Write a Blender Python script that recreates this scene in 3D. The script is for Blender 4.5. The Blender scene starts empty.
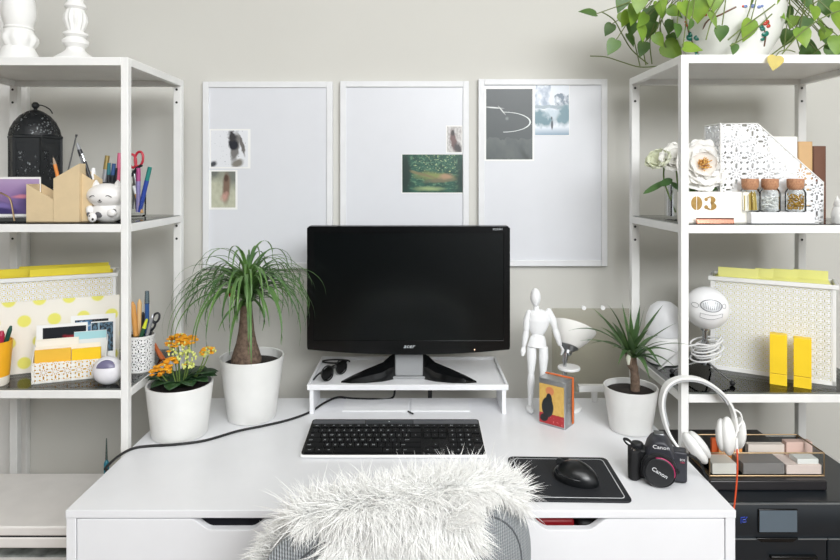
import bpy, math, random
from mathutils import Vector, Matrix
PI = math.pi
C = bpy.context.scene.collection
F, CX, CY, CZ = 610.0, 416.0, 177.5, 1.4085   # focal length in px, principal point, camera height (m)

def W(px, py, Y):                       # point seen at pixel (px,py) at depth Y
    return Vector(((px - CX) / F * Y, Y, CZ - (py - CY) / F * Y))
def onz(px, py, z):                     # point seen at pixel (px,py) lying at height z
    Y = F * (CZ - z) / (py - CY)
    return Vector(((px - CX) / F * Y, Y, z))
def R(d): return math.radians(d)
def lin(c):
    out = []
    for v in c:
        v /= 255.0
        out.append(v / 12.92 if v <= 0.04045 else ((v + 0.055) / 1.055) ** 2.4)
    return tuple(out) + (1.0,)

# ------------------------------------------------------------------ materials
MATS = {}
class NT:
    def __init__(s, name):
        s.m = bpy.data.materials.new(name); s.m.use_nodes = True
        s.t = s.m.node_tree; s.n = s.t.nodes; s.bsdf = s.n['Principled BSDF']; s.out = s.n['Material Output']
    def new(s, typ, **kw):
        n = s.n.new(typ)
        for k, v in kw.items(): setattr(n, k, v)
        return n
    def link(s, a, b): s.t.links.new(a, b)
    def math(s, op, a, b=None, c=None):
        n = s.new('ShaderNodeMath', operation=op)
        for i, v in enumerate((a, b, c)):
            if v is None: continue
            if isinstance(v, (int, float)): n.inputs[i].default_value = v
            else: s.link(v, n.inputs[i])
        return n.outputs[0]
    def mix(s, fac, a, b):
        n = s.new('ShaderNodeMix', data_type='RGBA')
        for i, v in ((0, fac), (6, a), (7, b)):
            if isinstance(v, (int, float, tuple)): n.inputs[i].default_value = v
            else: s.link(v, n.inputs[i])
        return n.outputs[2]
    def coord(s, kind='Object'): return s.new('ShaderNodeTexCoord').outputs[kind]
    def noise(s, scale, detail=3, vec=None, out='Fac'):
        n = s.new('ShaderNodeTexNoise'); n.inputs['Scale'].default_value = scale; n.inputs['Detail'].default_value = detail
        s.link(vec or s.coord(), n.inputs['Vector']); return n.outputs[out]
    def range(s, v, a, b, c=0.0, d=1.0):
        n = s.new('ShaderNodeMapRange'); s.link(v, n.inputs[0])
        for i, x in enumerate((a, b, c, d)): n.inputs[i + 1].default_value = x
        return n.outputs[0]
    def bump(s, h, strength=0.3, dist=0.002):
        n = s.new('ShaderNodeBump'); n.inputs['Strength'].default_value = strength; n.inputs['Distance'].default_value = dist
        s.link(h, n.inputs['Height']); s.link(n.outputs[0], s.bsdf.inputs['Normal'])
    def set(s, rough=0.5, metal=0.0, spec=0.5, coat=0.0):
        s.bsdf.inputs['Roughness'].default_value = rough; s.bsdf.inputs['Metallic'].default_value = metal
        s.bsdf.inputs['Specular IOR Level'].default_value = spec; s.bsdf.inputs['Coat Weight'].default_value = coat

def mat(name, col, rough=0.5, metal=0.0, spec=0.5, var=0.03, scale=18, bump=0.0, bscale=120, coat=0.0, col2=None, trans=0.0):
    if name in MATS: return MATS[name]
    k = NT(name); k.set(rough, metal, spec, coat)
    a = lin(col)
    b = lin(col2) if col2 else tuple(max(0, v * (1 - 2 * var)) for v in a[:3]) + (1,)
    f = k.noise(scale)
    k.link(k.mix(k.range(f, 0.3, 0.7), a, b), k.bsdf.inputs['Base Color'])
    if bump: k.bump(k.noise(bscale, 4), bump)
    if trans:
        t = k.new('ShaderNodeBsdfTranslucent'); k.link(k.mix(k.range(f, .3, .7), a, b), t.inputs[0])
        mx = k.new('ShaderNodeMixShader'); mx.inputs[0].default_value = trans
        k.link(k.bsdf.outputs[0], mx.inputs[1]); k.link(t.outputs[0], mx.inputs[2]); k.link(mx.outputs[0], k.out.inputs[0])
    MATS[name] = k.m; return k.m

def glass(name, tint=(235, 240, 240), fres=1.35, rough=0.02):
    if name in MATS: return MATS[name]
    k = NT(name)
    tr = k.new('ShaderNodeBsdfTransparent'); tr.inputs[0].default_value = lin(tint)
    gl = k.new('ShaderNodeBsdfGlossy'); gl.inputs['Roughness'].default_value = rough
    fr = k.new('ShaderNodeFresnel'); fr.inputs[0].default_value = fres
    mx = k.new('ShaderNodeMixShader')
    k.link(fr.outputs[0], mx.inputs[0]); k.link(tr.outputs[0], mx.inputs[1]); k.link(gl.outputs[0], mx.inputs[2])
    k.link(mx.outputs[0], k.out.inputs[0]); MATS[name] = k.m; return k.m

def lace(name, col=(240, 240, 238), axis='xz', cell=0.03, r=0.036, thr=0.3, dots=False):
    """perforated sheet: rings of cut-out petals, in metres on the object's own axes"""
    if name in MATS: return MATS[name]
    k = NT(name); k.set(0.5)
    k.bsdf.inputs['Base Color'].default_value = lin(col)
    s = k.new('ShaderNodeSeparateXYZ'); k.link(k.coord(), s.inputs[0])
    x, y, z = s.outputs
    if axis == 'xz': u, v = x, z
    elif axis == 'yz': u, v = y, z
    else: u, v = k.math('MULTIPLY', k.math('ARCTAN2', y, x), r), z
    if dots:
        vo = k.new('ShaderNodeTexVoronoi'); vo.inputs['Scale'].default_value = 1 / cell
        k.link(k.coord(), vo.inputs[0]); h = k.math('LESS_THAN', vo.outputs[0], thr)
        n = k.math('GREATER_THAN', k.noise(22), 0.52); hole = k.math('MULTIPLY', h, n)
    else:
        def half(off):
            a = k.math('WRAP', k.math('ADD', u, off), cell / 2, -cell / 2); b = k.math('WRAP', k.math('ADD', v, off), cell / 2, -cell / 2)
            rr = k.math('SQRT', k.math('ADD', k.math('MULTIPLY', a, a), k.math('MULTIPLY', b, b)))
            an = k.math('COSINE', k.math('MULTIPLY', k.math('ARCTAN2', b, a), 8))
            rg = k.math('COSINE', k.math('MULTIPLY', rr, 2 * PI / (cell * 0.42)))
            p = k.math('MULTIPLY', an, rg)
            return k.math('MULTIPLY', k.math('GREATER_THAN', p, thr), k.math('GREATER_THAN', rr, cell * 0.1))
        hole = half(0.0)
    tr = k.new('ShaderNodeBsdfTransparent'); mx = k.new('ShaderNodeMixShader')
    k.link(hole, mx.inputs[0]); k.link(k.bsdf.outputs[0], mx.inputs[1]); k.link(tr.outputs[0], mx.inputs[2])
    k.link(mx.outputs[0], k.out.inputs[0]); MATS[name] = k.m; return k.m

def picture(name, base, layers, rough=0.35, flip=False):
    """a printed picture, drawn by nodes over the print's own 0..1 extent (x right, y up)"""
    if name in MATS: return MATS[name]
    k = NT(name); k.set(rough)
    g = k.coord('Generated'); s = k.new('ShaderNodeSeparateXYZ'); k.link(g, s.inputs[0])
    x, y = s.outputs[0], s.outputs[2]
    cb = k.new('ShaderNodeCombineXYZ'); k.link(x, cb.inputs[0]); k.link(y, cb.inputs[1]); uv = cb.outputs[0]
    nz = k.noise(6, 4, uv); cur = lin(base)
    def wob(v, amt): return k.math('ADD', v, k.math('MULTIPLY', k.math('SUBTRACT', nz, 0.5), amt))
    for L in layers:
        t, c = L[0], lin(L[-1])
        if t == 'ell':
            _, cx, cy, rx, ry, rot, soft, w, _ = L
            a, b = math.cos(R(rot)), math.sin(R(rot))
            dx, dy = k.math('SUBTRACT', wob(x, w), cx), k.math('SUBTRACT', wob(y, w), cy)
            p = k.math('DIVIDE', k.math('ADD', k.math('MULTIPLY', dx, a), k.math('MULTIPLY', dy, b)), rx)
            q = k.math('DIVIDE', k.math('SUBTRACT', k.math('MULTIPLY', dy, a), k.math('MULTIPLY', dx, b)), ry)
            d = k.math('SQRT', k.math('ADD', k.math('MULTIPLY', p, p), k.math('MULTIPLY', q, q)))
            m = k.range(d, 1 - soft, 1 + soft, 1, 0)
        elif t == 'ring':
            _, cx, cy, rx, ry, wd, x0, _ = L
            p = k.math('DIVIDE', k.math('SUBTRACT', x, cx), rx); q = k.math('DIVIDE', k.math('SUBTRACT', y, cy), ry)
            d = k.math('SQRT', k.math('ADD', k.math('MULTIPLY', p, p), k.math('MULTIPLY', q, q)))
            m = k.math('MULTIPLY', k.math('LESS_THAN', k.math('ABSOLUTE', k.math('SUBTRACT', d, 1)), wd), k.math('GREATER_THAN', x, x0))
        elif t == 'box':
            _, x0, y0, x1, y1, w, _ = L
            X, Y = wob(x, w), wob(y, w)
            m = k.math('MULTIPLY', k.math('MULTIPLY', k.math('GREATER_THAN', X, x0), k.math('LESS_THAN', X, x1)),
                       k.math('MULTIPLY', k.math('GREATER_THAN', Y, y0), k.math('LESS_THAN', Y, y1)))
        elif t == 'noise':
            _, sc, thr, soft, x0, y0, x1, y1, _ = L
            m = k.range(k.noise(sc, 5, uv), thr - soft, thr + soft)
            m = k.math('MULTIPLY', m, k.math('MULTIPLY', k.math('MULTIPLY', k.math('GREATER_THAN', wob(x, .2), x0), k.math('LESS_THAN', wob(x, .2), x1)),
                       k.math('MULTIPLY', k.math('GREATER_THAN', wob(y, .2), y0), k.math('LESS_THAN', wob(y, .2), y1))))
        elif t == 'grad':
            _, y0, y1, _ = L
            m = k.range(y, y0, y1)
        cur = k.mix(m, cur, c)
    if isinstance(cur, tuple): k.bsdf.inputs['Base Color'].default_value = cur
    else: k.link(cur, k.bsdf.inputs['Base Color'])
    MATS[name] = k.m; return k.m

# ------------------------------------------------------------------ mesh builder
def rrect(w, h, r, n=5, cx=0, cy=0):
    pts = []
    for sx, sy, a0 in ((1, 1, 0), (-1, 1, 90), (-1, -1, 180), (1, -1, 270)):
        for i in range(n + 1):
            a = R(a0 + 90 * i / n)
            pts.append((cx + sx * (w / 2 - r) + r * math.cos(a), cy + sy * (h / 2 - r) + r * math.sin(a)))
    return pts

class MB:
    def __init__(s): s.v, s.f, s.mi, s.cur = [], [], [], 0; s.M = None
    def add(s, vs, fs):
        o = len(s.v)
        for p in vs:
            p = Vector(p)
            s.v.append(s.M @ p if s.M else p)
        for f in fs: s.f.append([i + o for i in f]); s.mi.append(s.cur)
        return s
    def box(s, x0, x1, y0, y1, z0, z1):
        vs = [(x, y, z) for z in (z0, z1) for y in (y0, y1) for x in (x0, x1)]
        return s.add(vs, [(0, 2, 3, 1), (4, 5, 7, 6), (0, 1, 5, 4), (2, 6, 7, 3), (0, 4, 6, 2), (1, 3, 7, 5)])
    def cbox(s, c, sx, sy, sz): return s.box(c[0] - sx / 2, c[0] + sx / 2, c[1] - sy / 2, c[1] + sy / 2, c[2] - sz / 2, c[2] + sz / 2)
    def prism(s, poly, axis, a, b):
        n = len(poly)
        def P(p, t): return {'x': (t, p[0], p[1]), 'y': (p[0], t, p[1]), 'z': (p[0], p[1], t)}[axis]
        vs = [P(p, a) for p in poly] + [P(p, b) for p in poly]
        fs = [tuple(range(n))[::-1], tuple(range(n, 2 * n))] + [(i, (i + 1) % n, n + (i + 1) % n, n + i) for i in range(n)]
        if axis == 'y': fs = [f[::-1] for f in fs]
        return s.add(vs, fs)
    def lathe(s, prof, c=(0, 0, 0), seg=32, axis='z', flute=None):
        vs, fs = [], []
        n = len(prof)
        for j in range(seg):
            a = 2 * PI * j / seg
            for i, (r, z) in enumerate(prof):
                rr = r * (1 + flute[1] * math.cos(flute[0] * a)) if flute and flute[2] <= z <= flute[3] else r
                p = (rr * math.cos(a), rr * math.sin(a), z)
                if axis == 'y': p = (p[0], -p[2], p[1])
                elif axis == 'x': p = (p[2], p[1], -p[0])
                vs.append((p[0] + c[0], p[1] + c[1], p[2] + c[2]))
        for j in range(seg):
            k = (j + 1) % seg
            for i in range(n - 1): fs.append((j * n + i, k * n + i, k * n + i + 1, j * n + i + 1))
        if prof[0][0] > 1e-6: fs.append([j * n for j in range(seg)][::-1])
        if prof[-1][0] > 1e-6: fs.append([j * n + n - 1 for j in range(seg)])
        return s.add(vs, fs)
    def cyl(s, c, r, h, seg=24, axis='z', r2=None): return s.lathe([(r, 0), (r if r2 is None else r2, h)], c, seg, axis)
    def tube(s, pts, rad, seg=8, flat=1.0, closed=False):
        pts = [Vector(p) for p in pts]; n = len(pts)
        if not isinstance(rad, (list, tuple)): rad = [rad] * n
        vs, fs, u = [], [], None
        for i, p in enumerate(pts):
            if closed: t = pts[(i + 1) % n] - pts[i - 1]
            else: t = pts[min(i + 1, n - 1)] - pts[max(i - 1, 0)]
            t.normalize()
            if u is None:
                u = t.cross(Vector((0, 0, 1)) if abs(t.z) < 0.9 else Vector((0, 1, 0)))
            u = (u - t * u.dot(t)).normalized(); w = t.cross(u)
            for j in range(seg):
                a = 2 * PI * j / seg
                vs.append(p + u * (rad[i] * math.cos(a)) + w * (rad[i] * flat * math.sin(a)))
        for i in range(n if closed else n - 1):
            k = (i + 1) % n
            for j in range(seg): fs.append((i * seg + j, i * seg + (j + 1) % seg, k * seg + (j + 1) % seg, k * seg + j))
        if not closed: fs += [list(range(seg))[::-1], list(range((n - 1) * seg, n * seg))]
        return s.add(vs, fs)
    def ell(s, c, rx, ry, rz, seg=20, rings=12, fn=None):
        vs, fs = [], []
        for i in range(1, rings):
            t = PI * i / rings
            for j in range(seg):
                a = 2 * PI * j / seg
                d = Vector((math.sin(t) * math.cos(a), math.sin(t) * math.sin(a), math.cos(t)))
                k = fn(d) if fn else 1
                vs.append((c[0] + rx * d.x * k, c[1] + ry * d.y * k, c[2] + rz * d.z * k))
        vs += [(c[0], c[1], c[2] + rz), (c[0], c[1], c[2] - rz)]; T, B = len(vs) - 2, len(vs) - 1
        for i in range(rings - 2):
            for j in range(seg): fs.append((i * seg + j, (i + 1) * seg + j, (i + 1) * seg + (j + 1) % seg, i * seg + (j + 1) % seg))
        for j in range(seg):
            fs.append((T, j, (j + 1) % seg)); q = (rings - 2) * seg; fs.append((B, q + (j + 1) % seg, q + j))
        return s.add(vs, fs)
    def grid(s, fn, nu, nv):
        vs = [fn(i / nu, j / nv) for j in range(nv + 1) for i in range(nu + 1)]
        return s.add(vs, [(j * (nu + 1) + i, j * (nu + 1) + i + 1, (j + 1) * (nu + 1) + i + 1, (j + 1) * (nu + 1) + i) for j in range(nv) for i in range(nu)])
    def blade(s, pts, wid, up=(0, 0, 1), fold=0.25):
        pts = [Vector(p) for p in pts]; n = len(pts); vs, fs = [], []
        for i, p in enumerate(pts):
            t = (pts[min(i + 1, n - 1)] - pts[max(i - 1, 0)]).normalized()
            sd = t.cross(Vector(up))
            if sd.length < 1e-3: sd = Vector((1, 0, 0))
            sd.normalize(); nn = sd.cross(t)
            w = wid[i] / 2
            vs += [p - sd * w + nn * w * fold, p, p + sd * w + nn * w * fold]
        for i in range(n - 1):
            for j in (0, 1): fs.append((i * 3 + j, i * 3 + j + 1, i * 3 + j + 4, i * 3 + j + 3))
        return s.add(vs, fs)
    def text(s, txt, size, fn, depth=0.0006, shear=0.0, align='CENTER'):
        cu = bpy.data.curves.new('t', 'FONT'); cu.body = txt; cu.size = size; cu.extrude = depth; cu.shear = shear
        cu.align_x = align; cu.align_y = 'CENTER'; cu.resolution_u = 3
        o = bpy.data.objects.new('t', cu); C.objects.link(o)
        dg = bpy.context.evaluated_depsgraph_get(); me = bpy.data.meshes.new_from_object(o.evaluated_get(dg))
        s.add([fn(v.co.x, v.co.y, v.co.z) for v in me.vertices], [list(p.vertices) for p in me.polygons])
        bpy.data.objects.remove(o); bpy.data.curves.remove(cu); bpy.data.meshes.remove(me); return s
    def build(s, name, m, parent=None, loc=None, rz=0.0, world=False, smooth=True, bevel=0.0, seg=2, angle=35, sub=0, solid=0.0):
        vs = s.v
        if world:
            chain, p = [], parent
            while p: chain.append(p); p = p.parent
            Mi = Matrix.Identity(4)
            for p in reversed(chain): Mi = Mi @ p.matrix_basis
            if loc is not None: Mi = Mi @ Matrix.Translation(loc) @ Matrix.Rotation(rz, 4, 'Z')
            Mi = Mi.inverted(); vs = [Mi @ v for v in vs]
        me = bpy.data.meshes.new(name); me.from_pydata([tuple(v) for v in vs], [], s.f)
        for mm in (m if isinstance(m, (list, tuple)) else [m]): me.materials.append(mm)
        me.polygons.foreach_set('material_index', s.mi)
        me.validate(); me.update()
        if smooth:
            me.polygons.foreach_set('use_smooth', [True] * len(me.polygons)); me.set_sharp_from_angle(angle=R(angle))
        o = bpy.data.objects.new(name, me); C.objects.link(o)
        if parent: o.parent = parent
        if loc is not None: o.location = loc
        o.rotation_euler.z = rz
        if solid:
            d = o.modifiers.new('s', 'SOLIDIFY'); d.thickness = solid; d.offset = 0
        if bevel:
            d = o.modifiers.new('b', 'BEVEL'); d.width = bevel; d.segments = seg; d.limit_method = 'ANGLE'; d.angle_limit = R(40)
        if sub:
            d = o.modifiers.new('u', 'SUBSURF'); d.levels = sub; d.render_levels = sub
        return o

def tag(o, label=None, cat=None, group=None, kind=None):
    if label: o['label'] = label
    if cat: o['category'] = cat
    if group: o['group'] = group
    if kind: o['kind'] = kind
    return o
def thing(name, label, cat, loc, rz=0.0, group=None):
    o = bpy.data.objects.new(name, None); C.objects.link(o); o.empty_display_size = 0.02
    o.location = loc; o.rotation_euler.z = rz
    bpy.context.view_layer.update()
    return tag(o, label, cat, group)
def lerp(a, b, t): return a + (b - a) * t
def interp(tab, x):
    if x <= tab[0][0]: return tab[0][1]
    for (a, b), (c, d) in zip(tab, tab[1:]):
        if x <= c: return lerp(b, d, (x - a) / (c - a))
    return tab[-1][1]
def smoothpath(pts, n=6):
    pts = [Vector(p) for p in pts]; out = []
    for i in range(len(pts) - 1):
        p0, p1, p2, p3 = pts[max(i - 1, 0)], pts[i], pts[i + 1], pts[min(i + 2, len(pts) - 1)]
        for k in range(n):
            t = k / n
            out.append(0.5 * ((2 * p1) + (p2 - p0) * t + (2 * p0 - 5 * p1 + 4 * p2 - p3) * t * t + (3 * p1 - p0 - 3 * p2 + p3) * t ** 3))
    out.append(pts[-1]); return out

# common materials
white_metal = mat('white_powder_coat', (236, 236, 234), 0.4)
white_lacquer = mat('white_lacquer', (232, 233, 236), 0.35, var=0.01)
white_plastic = mat('white_plastic', (240, 240, 240), 0.35)
white_ceramic = mat('white_ceramic', (224, 224, 222), 0.3, coat=0.2)
white_paint = mat('white_painted_wood', (240, 240, 238), 0.55, bump=0.1, bscale=60)
black_gloss = mat('black_gloss_plastic', (12, 13, 14), 0.16, spec=0.5)
black_matte = mat('black_matte_plastic', (20, 21, 23), 0.5, bump=0.15, bscale=500)
chrome = mat('chrome', (200, 202, 205), 0.15, 1.0)
steel = mat('brushed_steel', (150, 152, 154), 0.3, 1.0)
brass = mat('brass', (186, 160, 126), 0.4, 1.0)
soil_m = mat('dark_soil', (38, 30, 25), 0.95, var=0.3, scale=150, bump=0.8, bscale=200)
black_rubber = mat('black_rubber', (22, 22, 24), 0.55)
shelf_glass = glass('shelf_glass', (205, 210, 210), 1.5)
clear_glass = glass('clear_glass', (252, 253, 253), 1.13)
# ================================================================== the setting
WALL = 1.955
def struct(o): o['kind'] = 'structure'; return o
k = NT('wall_paint'); k.set(0.85)
k.link(k.mix(k.range(k.noise(1.2), .3, .7), lin((209, 208, 202)), lin((206, 205, 199))), k.bsdf.inputs['Base Color']); k.bump(k.noise(220, 3), 0.08, 0.001)
wall_m = k.m
k = NT('floor_boards'); k.set(0.5)
br = k.new('ShaderNodeTexBrick'); k.link(k.coord(), br.inputs[0]); br.inputs['Scale'].default_value = 1.2
br.inputs['Color1'].default_value = lin((112, 92, 74)); br.inputs['Color2'].default_value = lin((100, 82, 64)); br.inputs['Mortar'].default_value = lin((90, 76, 62))
br.inputs['Mortar Size'].default_value = 0.004; br.inputs['Brick Width'].default_value = 1.4; br.inputs['Row Height'].default_value = 0.16
k.link(br.outputs[0], k.bsdf.inputs['Base Color']); floor_m = k.m
ceil_m = mat('ceiling_paint', (236, 235, 232), 0.9)
struct(MB().box(-2.6, 2.6, WALL, WALL + 0.1, 0, 2.75).build('wall_back', wall_m))
struct(MB().box(-2.6, 3.6, -4.4, WALL + 0.1, -0.1, 0).build('floor', floor_m))
struct(MB().box(1.56, 1.66, 0.7, WALL + 0.1, 0, 2.75).build('wall_right_blocker', wall_m))  # unseen stretch of wall, added to block low light from the right
struct(MB().box(-2.6, 2.6, -2.4, WALL + 0.1, 2.75, 2.85).build('ceiling', ceil_m))
struct(MB().box(-2.7, -2.6, -2.4, WALL + 0.1, 0, 2.75).build('wall_left', wall_m))
struct(MB().box(-2.6, 2.6, WALL - 0.014, WALL, 0, 0.09).build('baseboard_back', white_metal))
# window casing at the left of the photograph, and the slim painted conduit beside it
struct(MB().box(-1.42, -1.272, WALL - 0.045, WALL, 0.09, 2.75).build('trim_1', white_metal, bevel=0.003))
struct(MB().box(-1.262, -1.235, WALL - 0.02, WALL, 0.09, 2.75).build('trim_2', white_metal, bevel=0.004))

# ================================================================== shelving units
screw_m = mat('screw_dark', (70, 70, 70), .4, .6)
LV = (1.698, 1.296, 0.896, 0.494, 0.10)
def shelving(label, x0, x1, y0, y1):
    t = thing('shelving_unit', label, 'shelf', ((x0 + x1) / 2, (y0 + y1) / 2, 0), 0)
    w, h = 0.018, 0.0195
    for x in (x0, x1 - w):
        for y, d in ((y0, w), (y1 - 0.02, 0.02)):
            ww = 0.023 if y > y0 else w
            xx = x if x == x0 else x1 - ww
            p = MB().box(xx, xx + ww, y, y + d, 0, LV[0] - 0.001).build('post', white_metal, t, world=True, bevel=0.0012)
            if y > y0:
                for L in LV[:3]:
                    for dz in (0.03, 0.068): MB().cyl((xx + ww * 0.42, y + 0.0003, L - dz), 0.0035, 0.0012, 10, 'y').build('screw', screw_m, p, world=True)
    for i, L in enumerate(LV):
        f = MB()
        f.box(x0 + w, x1 - w, y0, y0 + w, L - h, L); f.box(x0 + w, x1 - w, y1 - w, y1, L - h, L)
        f.box(x0, x0 + w, y0 + w, y1 - w, L - h, L); f.box(x1 - w, x1, y0 + w, y1 - w, L - h, L)
        fr = f.build('shelf_frame', white_metal, t, world=True, bevel=0.0012)
        if i in (0, 4):
            MB().box(x0 + .001, x1 - .001, y0 + 0.001, y1 - .001, L - 0.004, L + 0.0005).build('steel_panel', white_metal, fr, world=True)
        else:
            MB().box(x0 + 0.004, x1 - 0.004, y0 + 0.004, y1 - 0.004, L - 0.002, L + 0.002).build('glass_pane', shelf_glass, fr, world=True)
    return t
LX0, LX1, LY0, LY1 = -1.200, -0.693, 1.468, 1.82
RX0, RX1, RY0, RY1 = 0.626, 1.133, 1.440, 1.79
shelving('white steel and glass shelving unit left of the desk, holding the black lantern', LX0, LX1, LY0, LY1)
shelving('white steel and glass shelving unit right of the desk, with the trailing plant on top', RX0, RX1, RY0, RY1)
G2, G3, G4 = LV[1] + 0.002, LV[2] + 0.002, LV[3] + 0.002

# ================================================================== desk
DX0, DX1, DY0, DY1, DZ = -0.683, 0.6235, 1.188, 1.794, 0.76
t = thing('desk', 'white lacquered desk with two drawers and a thin top, keyboard and monitor on it', 'desk', ((DX0 + DX1) / 2, 1.49, 0))
MB().box(DX0, DX1, DY0, DY1, 0.745, DZ).build('desktop', white_lacquer, t, world=True, bevel=0.001)
for x in (DX0 + 0.0005, DX1 - 0.0195):
    MB().box(x, x + 0.019, DY0 + 0.002, DY1 - 0.002, 0, 0.745).build('side_panel', white_lacquer, t, world=True, bevel=0.001)
MB().box(DX0 + 0.02, DX1 - 0.02, DY1 - 0.13, DY1 - 0.115, 0.35, 0.745).build('back_panel', white_lacquer, t, world=True)
MB().box(-0.042, -0.026, DY0 + 0.02, DY1 - 0.13, 0.625, 0.745).build('divider', white_lacquer, t, world=True)
dark_in = mat('drawer_inside', (190, 190, 190), 0.6)
for x0, x1, cx in ((DX0 + 0.022, -0.036, -0.362), (-0.032, DX1 - 0.022, 0.297)):
    z0, z1 = 0.627, 0.7425
    top = [(x1, z1), (cx + 0.078, z1)]
    for i in range(7):
        q = i / 6; top.append((cx + 0.078 - 0.04 * q, z1 - 0.021 * (3 * q * q - 2 * q ** 3)))
    for i in range(7):
        q = i / 6; top.append((cx - 0.038 - 0.04 * q, z1 - 0.021 * (1 - (3 * q * q - 2 * q ** 3))))
    poly = [(x0, z0), (x1, z0)] + top + [(x0, z1)]
    dr = MB().prism(poly, 'y', DY0 + 0.001, DY0 + 0.018).build('drawer_front', white_lacquer, t, world=True, smooth=False, bevel=0.0012)
    b = MB(); yb = DY0 + 0.40
    b.box(x0 + 0.012, x1 - 0.012, DY0 + 0.018, yb, z0 + 0.006, z0 + 0.012)
    b.box(x0 + 0.004, x0 + 0.012, DY0 + 0.018, yb, z0 + 0.006, z1 - 0.03); b.box(x1 - 0.012, x1 - 0.004, DY0 + 0.018, yb, z0 + 0.006, z1 - 0.03)
    b.box(x0 + 0.004, x1 - 0.004, yb, yb + 0.008, z0 + 0.006, z1 - 0.03)
    b.build('drawer_tray', dark_in, dr, world=True)
zt = 0.639
MB().box(-0.455, -0.275, 1.222, 1.40, 0, 0.083).build('pencil_case', mat('navy_cloth', (24, 26, 36), 0.8, bump=.2), loc=(0, 0, zt), bevel=0.01)
tag(bpy.data.objects['pencil_case'], 'dark pouch glimpsed through the grip slot of the left drawer', 'pouch')
tag(MB().box(0.20, 0.318, 1.222, 1.40, 0, 0.085).build('wallet', mat('red_leather', (150, 22, 32), 0.45), loc=(0, 0, zt), bevel=0.006), 'red wallet glimpsed through the grip slot of the right drawer', 'wallet')
tag(MB().box(0.324, 0.43, 1.222, 1.38, 0, 0.082).build('glasses_case', mat('black_leather', (20, 20, 22), 0.4), loc=(0, 0, zt), bevel=0.012), 'black case lying right of the red wallet inside the right drawer', 'case')

# ================================================================== memo boards and prints
board_m = mat('board_enamel', (219, 221, 226), 0.35, var=0.008)
frame_m = mat('board_frame', (229, 230, 232), 0.45)
def board(label, px0, px1, py0):
    Y = WALL - 0.018; a, b = W(px0, py0, Y), W(px1, py0, Y)
    w, h, z1 = b.x - a.x, 0.595, a.z
    t = thing('memo_board', label, 'board', ((a.x + b.x) / 2, WALL - 0.0005, z1 - h), 0, 'white memo boards on the wall')
    MB().box(-w / 2 + 0.012, w / 2 - 0.012, -0.0125, -0.001, 0.012, h - 0.012).build('panel', board_m, t)
    f, q = MB(), 0.019
    f.box(-w / 2, -w / 2 + q, -0.018, 0, 0, h); f.box(w / 2 - q, w / 2, -0.018, 0, 0, h)
    f.box(-w / 2 + q, w / 2 - q, -0.018, 0, 0, q); f.box(-w / 2 + q, w / 2 - q, -0.018, 0, h - q, h)
    f.build('frame', frame_m, t, bevel=0.0015)
    return t
board('white framed memo board left of the other two, two small prints on its left side', 202.5, 332.5, 81.5)
board('white framed memo board between the other two, behind the monitor', 340, 469, 81)
board('white framed memo board nearest the right shelving, tall dark print in its corner', 478.5, 607.5, 79)
paper = mat('photo_paper', (240, 240, 238), 0.45, var=0.01)
def print_(label, x0, y0, x1, y1, m, bd, Y=WALL - 0.0131, name='photo_print', cat='photo', th=0.0006):
    a, b = W(x0, y1, Y), W(x1, y0, Y)
    w, h = b.x - a.x, b.z - a.z
    t = thing(name, label, cat, ((a.x + b.x) / 2, Y, a.z))
    MB().box(-w / 2, w / 2, -th, 0, 0, h).build('card', paper, t)
    l, r_, bo, to = [v * Y / F for v in bd]
    MB().box(-w / 2 + l, w / 2 - r_, -th - 0.0003, -th, bo, h - to).build('picture', m, t)
splash = picture('print_dancer', (226, 228, 232), [
    ('noise', 22, .68, .03, .0, .0, 1, 1, (120, 125, 132)), ('ell', .06, .08, .1, .07, 30, .4, .05, (70, 74, 80)),
    ('ell', .66, .55, .11, .4, -8, .25, .18, (120, 118, 116)), ('ell', .60, .62, .13, .16, 20, .2, .12, (40, 42, 50)),
    ('ell', .58, .86, .10, .14, 30, .3, .2, (60, 58, 60)), ('ell', .84, .6, .04, .28, 15, .3, .1, (110, 106, 104)), ('ell', .72, .1, .16, .1, 20, .3, .1, (130, 126, 118))])
print_('square grey print of a leaping dancer, upper of two on the left memo board', 209.5, 129, 250.5, 168.5, splash, (1.5, 2.5, 1.5, 1.5))
portrait = picture('print_figure', (196, 198, 178), [
    ('noise', 5, .5, .2, 0, 0, 1, 1, (176, 178, 156)), ('ell', .95, .95, .5, .35, 20, .5, .2, (120, 124, 116)), ('ell', .05, 1.0, .35, .22, 0, .5, .2, (110, 114, 108)),
    ('ell', .62, .55, .15, .4, -4, .35, .12, (126, 104, 90)), ('ell', .62, .82, .09, .1, 0, .3, .05, (92, 72, 62)), ('ell', .55, .3, .14, .1, 30, .5, .2, (190, 150, 138))])
print_('small olive print of a standing figure, below the dancer print', 209, 170, 237.5, 209.5, portrait, (2.5, 2, 2, 1.5))
stamp = picture('print_leaning', (206, 204, 202), [
    ('noise', 8, .5, .1, 0, 0, 1, 1, (170, 166, 164)), ('ell', .45, .45, .2, .42, 18, .3, .2, (110, 84, 82)), ('ell', .75, .15, .3, .18, -20, .4, .2, (70, 66, 68)), ('ell', .4, .75, .12, .12, 0, .3, .1, (60, 50, 50))])
print_('tiny portrait print above the green picture on the middle board', 446, 125.5, 462.5, 153, stamp, (1, .8, .8, 1))
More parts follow.
